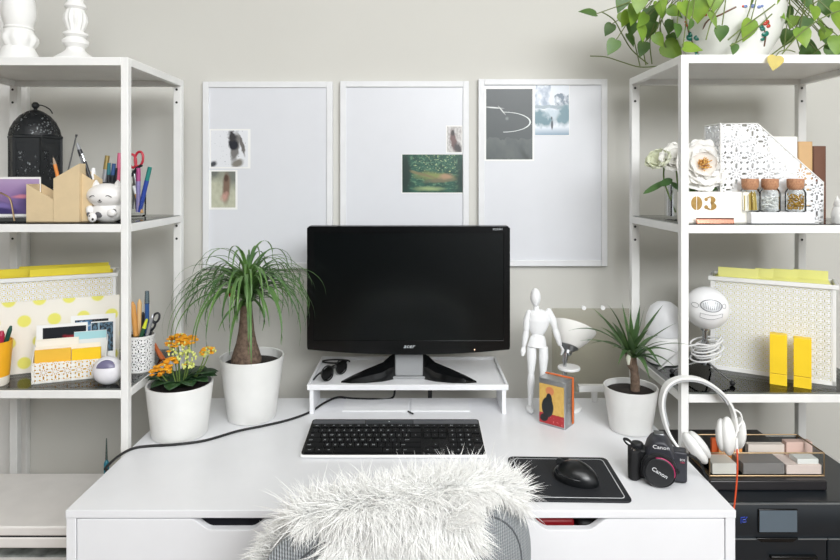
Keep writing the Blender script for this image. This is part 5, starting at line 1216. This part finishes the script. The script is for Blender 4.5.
for kind, px, lab, flab in (('pins', 750, 'corked glass jar of yellow sticks, left of the three', 'yellow sticks inside the left corked jar'), ('bits', 770, 'corked glass jar of white beads, in the middle of the three', 'white beads inside the middle corked jar'), ('gold', 795.5, 'corked glass jar of gold beads, right of the three', 'gold beads inside the right corked jar')):
    x = (px - CX) / F * 1.485; z0 = G2 + .0275
    j = thing('glass_jar', lab, 'jar', (x, 1.485, z0), 0, 'corked jars on the white tray')
    MB().lathe([(.020, 0), (.0225, .002), (.0225, .046), (.019, .053), (.0165, .057), (.0175, .060), (.0155, .060), (.0150, .057), (.0205, .045), (.0205, .003), (0, .002)], seg=32).build('body', clear_glass, j)
    MB().lathe([(.0142, .053), (.0185, .0605), (.0192, .078), (.0185, .080), (0, .080)], seg=28).build('cork_stopper', cork, j)
    b = MB()
    if kind == 'pins':
        for i in range(40):
            a, r = rng.uniform(0, 6.28), rng.uniform(0, .017); a2 = a + rng.uniform(-.4, .4)
            b.tube([(r * math.cos(a), r * math.sin(a), .0035), (r * math.cos(a2), r * math.sin(a2), rng.uniform(.036, .050))], .0012, 5)
    else:
        for i in range(150):
            a, r = rng.uniform(0, 6.28), .0178 * math.sqrt(rng.random()); zz = .006 + rng.random() * (.030 if kind == 'bits' else .036)
            b.ell((r * math.cos(a), r * math.sin(a), zz), rng.uniform(.0018, .003), rng.uniform(.0018, .003), rng.uniform(.0015, .0026), 6, 5)
        if kind == 'bits':
            pass
    tag(b.build('beads' if kind != 'pins' else 'sticks', fill[kind], loc=(x, 1.485, z0 + .0003)), flab, 'beads' if kind != 'pins' else 'sticks', kind='stuff')
fg = thing('figurine', 'small white figurine at the far right of the right shelf', 'figurine', ((840.5 - CX) / F * 1.475, 1.475, G2))
MB().lathe([(.018, 0), (.019, .003), (.0185, .012), (.020, .022), (.0165, .034), (.013, .040), (.0145, .046), (.012, .054), (.006, .058), (0, .059)], seg=28).build('body', white_ceramic, fg)
for s in (-1, 1): MB().lathe([(.005, 0), (.0035, .008), (0, .016)], (s * .0075, 0, .051), 12).build('ear', white_ceramic, fg)

# ================================================================== right shelving: third shelf
mi = thing('microphone', 'white ball microphone on a chrome tripod stand on the right shelf', 'microphone', (.735, 1.552, G3))
bc = Vector((.739 - .735, 0, 1.077 - G3)); br_ = .0535
ball = MB().ell(bc, br_, br_, br_, 40, 28).build('ball', mat('mic_white', (240, 240, 241), .25, coat=.3), mi)
def onball(px, py, off=.0006):
    x = (px - 708) / F * 1.5; z = -(py - 308) / F * 1.5; y = -math.sqrt(max(1e-6, br_ ** 2 - x * x - z * z)); v = Vector((x, y, z)); return bc + v * ((br_ + off) / br_)
grl = mat('mic_grille', (120, 122, 124), .4, .7); ol = mat('mic_line', (120, 122, 126), .5)
b = MB(); b.grid(lambda u, v: onball(704 + 9.5 * math.cos(2 * PI * u) * v, 302 + 5.6 * math.sin(2 * PI * u) * v, .0008), 32, 5); b.build('grille', mat('grille_silver', (206, 208, 210), .4, .3), ball)
b = MB()
for i in range(9):
    px = 697 + i * 1.75; hh = 5.2 * math.sqrt(max(0, 1 - ((px - 704) / 9.5) ** 2)); b.tube([onball(px, 302 - hh * .7, .0012), onball(px, 302, .0012), onball(px, 302 + hh * .7, .0012)], .0007, 5)
b.tube([onball(704 + 9.5 * math.cos(a), 302 + 5.6 * math.sin(a), .001) for a in [2 * PI * i / 40 for i in range(40)]], .0011, 6, closed=True)
b.build('grille_bars', grl, ball)
b = MB(); arc = [onball(694 + 20 * q, 309.5 + 1.5 * math.sin(PI * q), .0006) for q in [i / 10 for i in range(11)]] + [onball(714 - 20 * q - (2 if 0 < q < 1 else 0), 313.2 + 2.2 * math.sin(PI * q), .0006) for q in [i / 10 for i in range(11)]]
b.tube(arc, .0005, 5, closed=True); b.build('panel_line', ol, ball)
for px in (691, 716.5):
    b = MB(); b.tube([onball(px + 2.2 * math.cos(a), 302.5 + 2.2 * math.sin(a), .0006) for a in [2 * PI * i / 16 for i in range(16)]], .0005, 5, closed=True); b.build('port', ol, ball)
MB().lathe([(.011, .125), (.0105, .130), (.009, .128)], seg=20).build('collar', chrome, mi)
MB().lathe([(.007, .045), (.007, .085), (.0095, .087), (.0095, .098), (.0065, .100), (.0065, .120), (.011, .123), (.012, .132), (0, .132)], seg=24).build('stem', chrome, mi)
MB().lathe([(.010, .036), (.0115, .040), (.0115, .050), (.008, .054), (0, .054)], seg=24).build('hub', chrome, mi)
for fx, fy in ((.668, 1.590), (.776, 1.496), (.795, 1.640)):
    e = Vector((fx - .735, fy - 1.552, .0065)); MB().tube([(e.x * .08, e.y * .08, .043), e + Vector((0, 0, .002))], .0026, 8).build('leg', chrome, mi); MB().ell(e, .0068, .0068, .0065, 14, 10).build('foot', black_rubber, mi)
wc2 = mat('cable_white', (222, 222, 222), .45)
b = MB(); pts = []
for i in range(6 * 20 + 1):
    a = 2 * PI * i / 20; q = i / 120; r = .034 + .006 * math.sin(a * .37 + 1); pts.append((r * math.cos(a) + .004, r * math.sin(a) * .75, .052 + .045 * q + .010 * math.sin(a + 1.0)))
pts += [Vector((.01, -.03, .09)), Vector((-.03, -.03, .095)), Vector((-.06, -.02, .085)), Vector((-.085, .02, .04)), Vector((-.095, .06, .004)), Vector((-.04, .12, .003)), Vector((.03, .16, .003))]
b.tube(pts, .0022, 7); b.build('cable', wc2, mi)
dm = thing('white_dome', 'white rounded dome behind the dracaena leaves on the right shelf', 'dome', ((664 - CX) / F * 1.69, 1.69, G3))
MB().lathe([(.040, 0), (.046, .003), (.050, .03), (.0515, .07), (.051, .076)], seg=40).build('base', white_plastic, dm)
MB().lathe([(.0495, .077), (.0505, .079), (.050, .10), (.046, .128), (.036, .152), (.020, .165), (0, .169)], seg=40).build('cover', mat('dome_white', (232, 233, 236), .35), dm)
yb_ = mat('clip_yellow', (250, 212, 44), .45)
for lab, px, py0, py1 in (('yellow upright box before the right file box, nearer the microphone', 778.3, 334.5, 385), ('yellow upright box before the right file box, farther from the microphone', 802.5, 338.5, 388)):
    P = onz(px, py1 + .3, G3); h_ = (py1 - py0) / F * P.y
    t = thing('yellow_box', lab, 'box', P, R(-30) if False else math.atan2(-P.x, P.y) + 0.0, 'pair of yellow boxes')
    MB().box(-.0185, .0185, 0, .026, .028, h_).build('upper_body', yb_, t, bevel=.0008); MB().box(-.0185, .0185, 0, .026, 0, .0268).build('lower_body', yb_, t, bevel=.0008)
    MB().box(-.0178, .0178, .0008, .0252, .0255, .029).build('seam', mat('seam_ochre', (180, 140, 30), .6), t)

# ================================================================== right shelving: printer and glass box
pt = thing('printer', 'black printer with a grey touch screen on the low shelf right of the desk', 'printer', (.88, 1.57, G4))
pk = mat('printer_black', (26, 31, 36), .28); pk2 = mat('printer_lid', (40, 38, 40), .32)
PF = 1.398; p0, p1 = .652, 1.108; ztop = W(0, 503, PF).z
def bar(mbx): return mbx
b = MB(); b.prism([(PF + .012, G4), (1.76, G4), (1.76, ztop), (PF + .004, ztop), (PF, ztop - .006), (PF, W(0, 537, PF).z)], 'x', p0, p1); b.build('body', pk, pt, world=True, bevel=.003)
zs = W(0, 537, PF).z; xs = W(826, 0, PF).x; hz0, hz1 = W(755, 0, PF).x, W(797, 0, PF).x
b = MB(); b.box(p0 + .001, xs - .0015, PF - .004, PF + .012, G4 + .001, zs - .002); b.build('paper_drawer', pk, pt, world=True, bevel=.002)
MB().box(xs + .0015, p1 - .001, PF - .004, PF + .012, G4 + .001, zs - .002).build('side_cover', pk, pt, world=True, bevel=.002)
MB().prism([(hz0, zs), (hz1, zs), (hz1 - .012, zs - .009), (hz0 + .012, zs - .009)], 'y', PF - .0055, PF).build('drawer_grip', black_gloss, pt, world=True, bevel=.001)
b = MB(); b.box(p0, hz0, PF - .0052, PF - .002, zs - .0035, zs - .0012); b.box(hz1, xs, PF - .0052, PF - .002, zs - .0035, zs - .0012); b.box(xs + .003, p1, PF - .0052, PF - .002, zs - .0035, zs - .0012); b.box(p0, p1, PF - .0006, PF + .004, ztop - .0035, ztop - .0012)  # seam strips, and the top edge's highlight laid in as a silver strip
b.build('trim_highlight_strip', mat('trim_highlight_silver', (150, 156, 160), .3, .7), pt, world=True)
sa_, sb_ = W(758.5, 509.5, PF), W(796, 531, PF)
s_ = MB().box(sa_.x - .002, sb_.x + .002, PF - .004, PF + .002, sb_.z - .002, sa_.z + .002).build('screen_frame', black_gloss, pt, world=True, bevel=.001)
MB().box(sa_.x, sb_.x, PF - .0046, PF - .0036, sb_.z, sa_.z).build('screen', mat('lcd_grey', (92, 104, 114), .25), s_, world=True)
b = MB(); q = W(743.5, 520, PF); sy = PF - .0006
b.tube([(q.x - .006, sy, q.z - .007), (q.x - .006, sy, q.z + .006), (q.x + .004, sy, q.z + .007)], .0009, 6); b.tube([(q.x - .002, sy, q.z - .005), (q.x + .006, sy, q.z - .004), (q.x + .004, sy, q.z + .002), (q.x - .002, sy, q.z + .001), (q.x - .002, sy, q.z - .005)], .0009, 6); b.tube([(q.x + .005, sy, q.z + .003), (q.x + .008, sy, q.z + .008)], .0009, 6)
tag(b.build('emblem', mat('sticker_blue', (52, 78, 190), .4), pt, world=True), 'small blue emblem')
zb_ = W(0, 556, PF - .006).z
MB().box(W(768, 0, PF).x, W(814, 0, PF).x, PF - .014, PF - .004, zb_ - .003, zb_ + .003).build('drawer_lip', black_gloss, pt, world=True, bevel=.001)
lz0, lz1 = ztop + .0005, .6865
lx1 = W(828, 0, 1.45).x
b = MB(); b.box(.652, lx1, 1.452, 1.75, lz0, lz1); b.build('lid', pk2, pt, world=True, bevel=.003)
b = MB(); z_ = W(0, 493, 1.45).z; b.box(.652, lx1 - .002, 1.4495, 1.453, z_ - .002, z_ + .001); b.build('lid_strip', mat('strip_silver', (196, 200, 204), .2, .9), pt, world=True)
MB().box(W(816, 0, 1.45).x, W(820, 0, 1.45).x, 1.4488, 1.453, z_ - .002, z_ + .0012).build('strip_latch', black_gloss, pt, world=True)
tag(MB().box(.985, 1.10, 1.362, 1.40, 0, .003).build('paper_sheet', paper, loc=(0, 0, zb_ - .014)), 'white paper edge below the right corner of the black printer', 'paper')

GB = thing('display_box', 'brass-edged open glass box of cards on top of the black printer', 'box', ((768 - CX) / F * 1.475, 1.473, .6868))
gx0, gx1, gy0, gy1, gh = W(709.5, 0, 1.473).x - GB.location.x, W(824, 0, 1.473).x - GB.location.x, 0.0, .105, .0565
e_ = .0013
for nm, (a, b2, c_, d_, z0_, z1_) in {'bottom': (gx0, gx1, gy0, gy1, 0, .002), 'front': (gx0, gx1, gy0, gy0 + .002, .002, gh), 'back': (gx0, gx1, gy1 - .002, gy1, .002, gh), 'left': (gx0, gx0 + .002, gy0 + .002, gy1 - .002, .002, gh), 'right': (gx1 - .002, gx1, gy0 + .002, gy1 - .002, .002, gh)}.items():
    MB().box(a, b2, c_, d_, z0_, z1_).build('glass_panel', clear_glass, GB)
b = MB(); cs = [(gx0, gy0), (gx1, gy0), (gx1, gy1), (gx0, gy1)]
for i in range(4):
    (xa, ya), (xb, yb2) = cs[i], cs[(i + 1) % 4]
    for z_ in (.0015, gh): b.tube([(xa, ya, z_), (xb, yb2, z_)], .0017, 6)
    b.tube([(xa, ya, .0), (xa, ya, gh)], .0017, 6)
b.build('brass_edging', brass, GB)
def gput(name, lab, cat, px0, px1, h_, y0, y1, col, z0_=.0025, rz=0.0):
    x0, x1 = W(px0, 0, 1.475 + y0).x, W(px1, 0, 1.475 + y0).x; w_ = x1 - x0
    tag(MB().box(-w_ / 2, w_ / 2, 0, y1 - y0, 0, h_).build(name, mat('gb_%d_%d_%d' % col, col, .6), loc=((x0 + x1) / 2, GB.location.y + y0, GB.location.z + z0_), rz=rz, bevel=.0006), lab, cat)
gput('card_stack', 'stack of white cards at the left in the brass-edged box', 'cards', 712, 736, .026, .006, .055, (228, 224, 216))
gput('sticky_pad', 'orange sticky note pad sticking up from the brass-edged box', 'notes', 719, 741.5, .060, .060, .066, (236, 160, 88), .0025, R(-4))
gput('sticky_pad', 'deep orange pad at the back left of the brass-edged box', 'notes', 711.5, 720, .058, .072, .080, (214, 96, 44))
gput('storage_tin', 'flat grey tin in the middle of the brass-edged box', 'tin', 743, 784, .026, .006, .068, (136, 132, 130))
gput('card_stack', 'stack of pinkish-white cards at the right in the brass-edged box', 'cards', 786, 821, .022, .006, .060, (232, 214, 206))
gput('eraser', 'white block lying on the pinkish cards in the brass-edged box', 'block', 797, 818, .012, .010, .045, (238, 238, 234), .0252)
gput('card_stack', 'cream cards standing along the back of the brass-edged box', 'cards', 748, 784, .040, .078, .094, (226, 216, 206))
gput('card_stack', 'pale pink cards at the back right of the brass-edged box', 'cards', 786, 812, .048, .074, .094, (226, 196, 184))

# ================================================================== chair and sheepskin
rng = random.Random(5)
AN = R(15.5)
chr_ = thing('chair', 'grey knitted chair with its back to the camera, sheepskin over it', 'chair', (-.020, 1.015, 0), AN)
k = NT('grey_knit'); k.set(.9)
s_ = k.new('ShaderNodeSeparateXYZ'); k.link(k.coord(), s_.inputs[0])
u_ = k.math('SINE', k.math('MULTIPLY', s_.outputs[0], 2 * PI / .0080)); v_ = k.math('SINE', k.math('ADD', k.math('MULTIPLY', s_.outputs[2], 2 * PI / .0060), k.math('MULTIPLY', k.math('ABSOLUTE', u_), 1.6)))
hgt = k.math('ADD', k.math('ABSOLUTE', u_), k.math('MULTIPLY', v_, .16)); k.bump(hgt, .9, .0022)
k.link(k.mix(k.range(hgt, -.2, 1.2), lin((112, 118, 122)), lin((176, 181, 184))), k.bsdf.inputs['Base Color'])
knit = k.m
HW, ZC, HZ, EX = .242, .70, .20, 2.6
def outl(a):
    c_, s_ = math.cos(a), math.sin(a); r = (abs(c_ / HW) ** EX + abs(s_ / HZ) ** EX) ** (-1 / EX); return r * c_, r * s_
def ymid(x, z): return .9 * x * x - (z - .5) * .13
def thick(rr): return .026 * math.sqrt(max(0, 1 - rr ** 5))
b = MB(); NA, NR = 72, 14; vs, fs = [], []
for side in (-1, 1):
    for j in range(NR + 1):
        rr = math.sin(PI / 2 * j / NR)
        for i in range(NA):
            x, z = outl(2 * PI * i / NA); x, z = x * rr, ZC + z * rr; vs.append((x, ymid(x, z) + side * thick(rr), z))
o2 = (NR + 1) * NA
for j in range(NR):
    for i in range(NA):
        q = (j * NA + i, j * NA + (i + 1) % NA, (j + 1) * NA + (i + 1) % NA, (j + 1) * NA + i); fs.append(q); fs.append(tuple(o2 + w for w in q[::-1]))
b.add(vs, fs).build('backrest', knit, chr_, angle=60)
def zb2(x): return ZC + HZ * max(0, 1 - abs(x / HW) ** EX) ** (1 / EX)
def rrat(x, z): return min(1.0, (abs(x / HW) ** EX + abs((z - ZC) / HZ) ** EX) ** (1 / EX))
def backp(x, z, off=0.0): return Vector((x, ymid(x, z) - thick(rrat(x, z)) - off, z))
b = MB(); pts = []
for i in range(0, 61):
    x, z = outl(R(-70 + 320 * i / 60)); x, z = x * .87, ZC + z * .87; pts.append(backp(x, z, -.0003))
b.tube(pts, .0017, 6); b.build('seam', mat('knit_seam', (96, 100, 104), .9), chr_)
b = MB(); b.prism(rrect(.44, .42, .08, 6, 0, .245), 'z', .43, .485); b.build('seat', knit, chr_, bevel=.02, seg=3)
lgm = mat('leg_wood', (190, 160, 124), .5, scale=8)
for x in (-.18, .18):
    for y in (.07, .42): MB().tube([(x * 1.12, y + (.03 if y > .2 else -.03), 0), (x, y, .44)], [.012, .018], 12).build('leg', lgm, chr_)
MB().box(-.06, .06, -.005, .05, .46, .56).build('back_bracket', black_matte, chr_, bevel=.005)

sk = thing('sheepskin', 'fluffy white sheepskin draped over the grey chair back', 'sheepskin', chr_.location, AN)
hang = [(-.20, .001), (-.16, .002), (-.135, .018), (-.115, .07), (-.09, .19), (-.04, .28), (-.005, .21), (.03, .15), (.06, .085), (.095, .035), (.12, .006), (.15, .001), (.18, .001), (.215, .001)]
def skin(x, s):
    """s<0: down the front, 0..1 across the top, >1: down the back (metres beyond the top)"""
    zt = zb2(x) + .006; yf = ymid(x, zt) + .012; yb = ymid(x, zt) - .012
    if s < 0:
        z = zt + s; return Vector((x, ymid(x, z) + thick(rrat(x, z)) + .008, z)), Vector((0, 1, 0))
    if s <= 1:
        return Vector((x, lerp(yf, yb, s), zt + .006 * math.sin(PI * s))), Vector((0, lerp(.7, -.7, s), 1)).normalized()
    z = zt - (s - 1); return backp(x, z, .008), Vector((0, -1, .05)).normalized()
b = MB()
def skfn(u, v):
    x = lerp(-.182, .205, u); h = interp(hang, x)
    s = lerp(-.16, 0, v / .4) if v < .4 else ((v - .4) / .15 if v < .55 else 1 + (v - .55) / .45 * h)
    return skin(x, s)[0]
b.grid(skfn, 48, 36); fleece_m = mat('fleece_white', (253, 253, 252), .9, var=.003, trans=.5, spec=.2)
b.build('hide', fleece_m, sk, solid=.004)
vs, fs = [], []
def strand(p, d, L, w, curl):
    d = Vector(d).normalized(); sd = d.cross(Vector((rng.uniform(-1, 1), rng.uniform(-1, 1), rng.uniform(-1, 1)))).normalized(); s2 = d.cross(sd)
    o = len(vs); n = 4
    for i in range(n):
        q = i / n; c_ = p + d * (L * q) + curl * (L * q * q); ww = w * (1 - .55 * q)
        for k_ in range(3):
            a = 2 * PI * k_ / 3; vs.append(c_ + sd * (ww * math.cos(a)) + s2 * (ww * math.sin(a)))
    vs.append(p + d * L + curl * L)
    for i in range(n - 1):
        for k_ in range(3): fs.append((o + i * 3 + k_, o + i * 3 + (k_ + 1) % 3, o + i * 3 + 3 + (k_ + 1) % 3, o + i * 3 + 3 + k_))
    for k_ in range(3): fs.append((o + (n - 1) * 3 + k_, o + (n - 1) * 3 + (k_ + 1) % 3, o + n * 3))
clump = [Vector((rng.gauss(0, 1), rng.gauss(0, .6), rng.gauss(0, 1))) for _ in range(400)]
def clmp(x, s): return clump[(int((x + 1) * 55) * 31 + int((s + 1) * 45) * 17) % 400]
XA, XB = -.178, .205
for i in range(25000):
    m_ = rng.random()
    x = rng.uniform(XA, XB); h = interp(hang, x)
    if m_ < .50:
        while rng.random() > min(1, h / .12): x = rng.uniform(XA, XB); h = interp(hang, x)
        s = 1 + rng.random() * min(h, .17)
    elif m_ < .66: s = rng.uniform(.7, 1.0 + min(.02, interp(hang, x) * .5)); 
    elif m_ < .88: s = rng.random() * (1 if -.14 < x < .15 else .5)
    else: s = -rng.random() * .05
    p, nr = skin(x, s); cl_ = clmp(x, s)
    if s > 1 or m_ >= .50 and m_ < .66:
        d = nr * .40 + Vector((rng.gauss(0, .22) + x * .5, rng.gauss(0, .15), -.85 + rng.gauss(0, .22))) + cl_ * .25
        if s < 1: d = nr * .5 + Vector((rng.gauss(0, .3) + x * .6, -.55, -.45 + rng.gauss(0, .2))) + cl_ * .2
    else:
        d = nr * .75 + Vector((rng.gauss(0, .28) + x * 1.2 + .25 * (x > .1), rng.gauss(0, .2), .1 + rng.gauss(0, .25))) + cl_ * .34
    L = rng.uniform(.026, .052)
    if (x < -.12 or x > .09) and s > .5: L *= .55
    strand(p, d, L, rng.uniform(.0007, .0012), Vector((rng.gauss(0, .24), rng.gauss(0, .14), -.30 + rng.gauss(0, .18))) + cl_ * .2)
for i in range(900):      # the hide hangs past the left edge of the chair back
    z = rng.uniform(.76, .885); xe = -HW * max(0, 1 - abs((z - ZC) / HZ) ** EX) ** (1 / EX)
    x = xe + rng.uniform(.0, .03); p = Vector((x, ymid(x, z) + .030 + rng.uniform(0, .02), z))
    strand(p, (-.7 + rng.gauss(0, .3), rng.gauss(.5, .2), rng.gauss(.25, .4)), rng.uniform(.02, .042), rng.uniform(.0008, .0013), Vector((rng.gauss(0, .2), 0, -.3)))
for i in range(700):       # wisps at the right shoulder
    x = rng.uniform(.16, .205); p, nr = skin(x, rng.uniform(-.03, .4)); strand(p, (.7 + rng.gauss(0, .3), rng.gauss(.3, .3), .35 + rng.gauss(0, .35)), rng.uniform(.02, .036), .0012, Vector((0, 0, -.2)))
b = MB(); b.add(vs, fs); tag(b.build('fleece', fleece_m, sk), kind='stuff')

# ================================================================== light, world, camera
def area(name, loc, tgt, sx, sy, power, col=(1, 1, 1), spread=180):
    l = bpy.data.lights.new(name, 'AREA'); l.shape = 'RECTANGLE'; l.size, l.size_y, l.energy, l.color = sx, sy, power, col; l.spread = R(spread)
    o = bpy.data.objects.new(name, l); C.objects.link(o); o.location = loc
    o.rotation_euler = (Vector(tgt) - Vector(loc)).to_track_quat('-Z', 'Y').to_euler()
area("window_daylight", (1.0, -1.3, 2.36), (-.05, 1.9, 1.2), 1.7, .9, 60, (.975, .99, 1.0))
area("ceiling_bounce_fill", (0.2, -0.1, 2.72), (0.2, .25, 0), 2.2, 1.4, 36, (.985, .995, 1.0))  # unseen fill added overhead, standing in for light bounced off the ceiling
w = bpy.data.worlds.new('world'); bpy.context.scene.world = w; w.use_nodes = True
bg = w.node_tree.nodes['Background']; wt = w.node_tree
def wn(t_, **kw):
    n_ = wt.nodes.new(t_)
    for a_, b_ in kw.items(): setattr(n_, a_, b_)
    return n_
tc = wn('ShaderNodeTexCoord'); sp_ = wn('ShaderNodeSeparateXYZ'); wt.links.new(tc.outputs['Generated'], sp_.inputs[0])
m1, m2, mm = wn('ShaderNodeMapRange'), wn('ShaderNodeMapRange'), wn('ShaderNodeMath', operation='MULTIPLY')
for n_, sock, vals in ((m1, sp_.outputs[0], (-.02, .42, .05, 1.0)), (m2, sp_.outputs[2], (-.35, .15, .2, 1.0))):
    wt.links.new(sock, n_.inputs[0])
    for i_, v_ in enumerate(vals): n_.inputs[i_ + 1].default_value = v_
    wt.links.new(n_.outputs[0], mm.inputs[0 if n_ is m1 else 1])
bg.inputs[0].default_value = (.96, .985, 1.0, 1); wt.links.new(mm.outputs[0], bg.inputs[1])
sc_ = bpy.context.scene
cd = bpy.data.cameras.new('camera_view'); co = bpy.data.objects.new('camera_view', cd); C.objects.link(co)
cd.sensor_width = 36; cd.lens = F / 840 * 36; cd.shift_x = 4 / 840; cd.shift_y = -(280 - CY) / 840; cd.clip_start = .02
co.location = (0, 0, CZ); co.rotation_euler = (PI / 2, 0, 0); sc_.camera = co
sc_.view_settings.view_transform = 'Standard'; sc_.view_settings.look = 'None'; sc_.view_settings.gamma = 1; sc_.view_settings.use_curve_mapping = False
sc_.view_settings.exposure = 0.36
sc_.cycles.max_bounces = 12; sc_.cycles.diffuse_bounces = 8; sc_.cycles.transmission_bounces = 10; sc_.cycles.transparent_max_bounces = 24; sc_.cycles.use_denoising = True
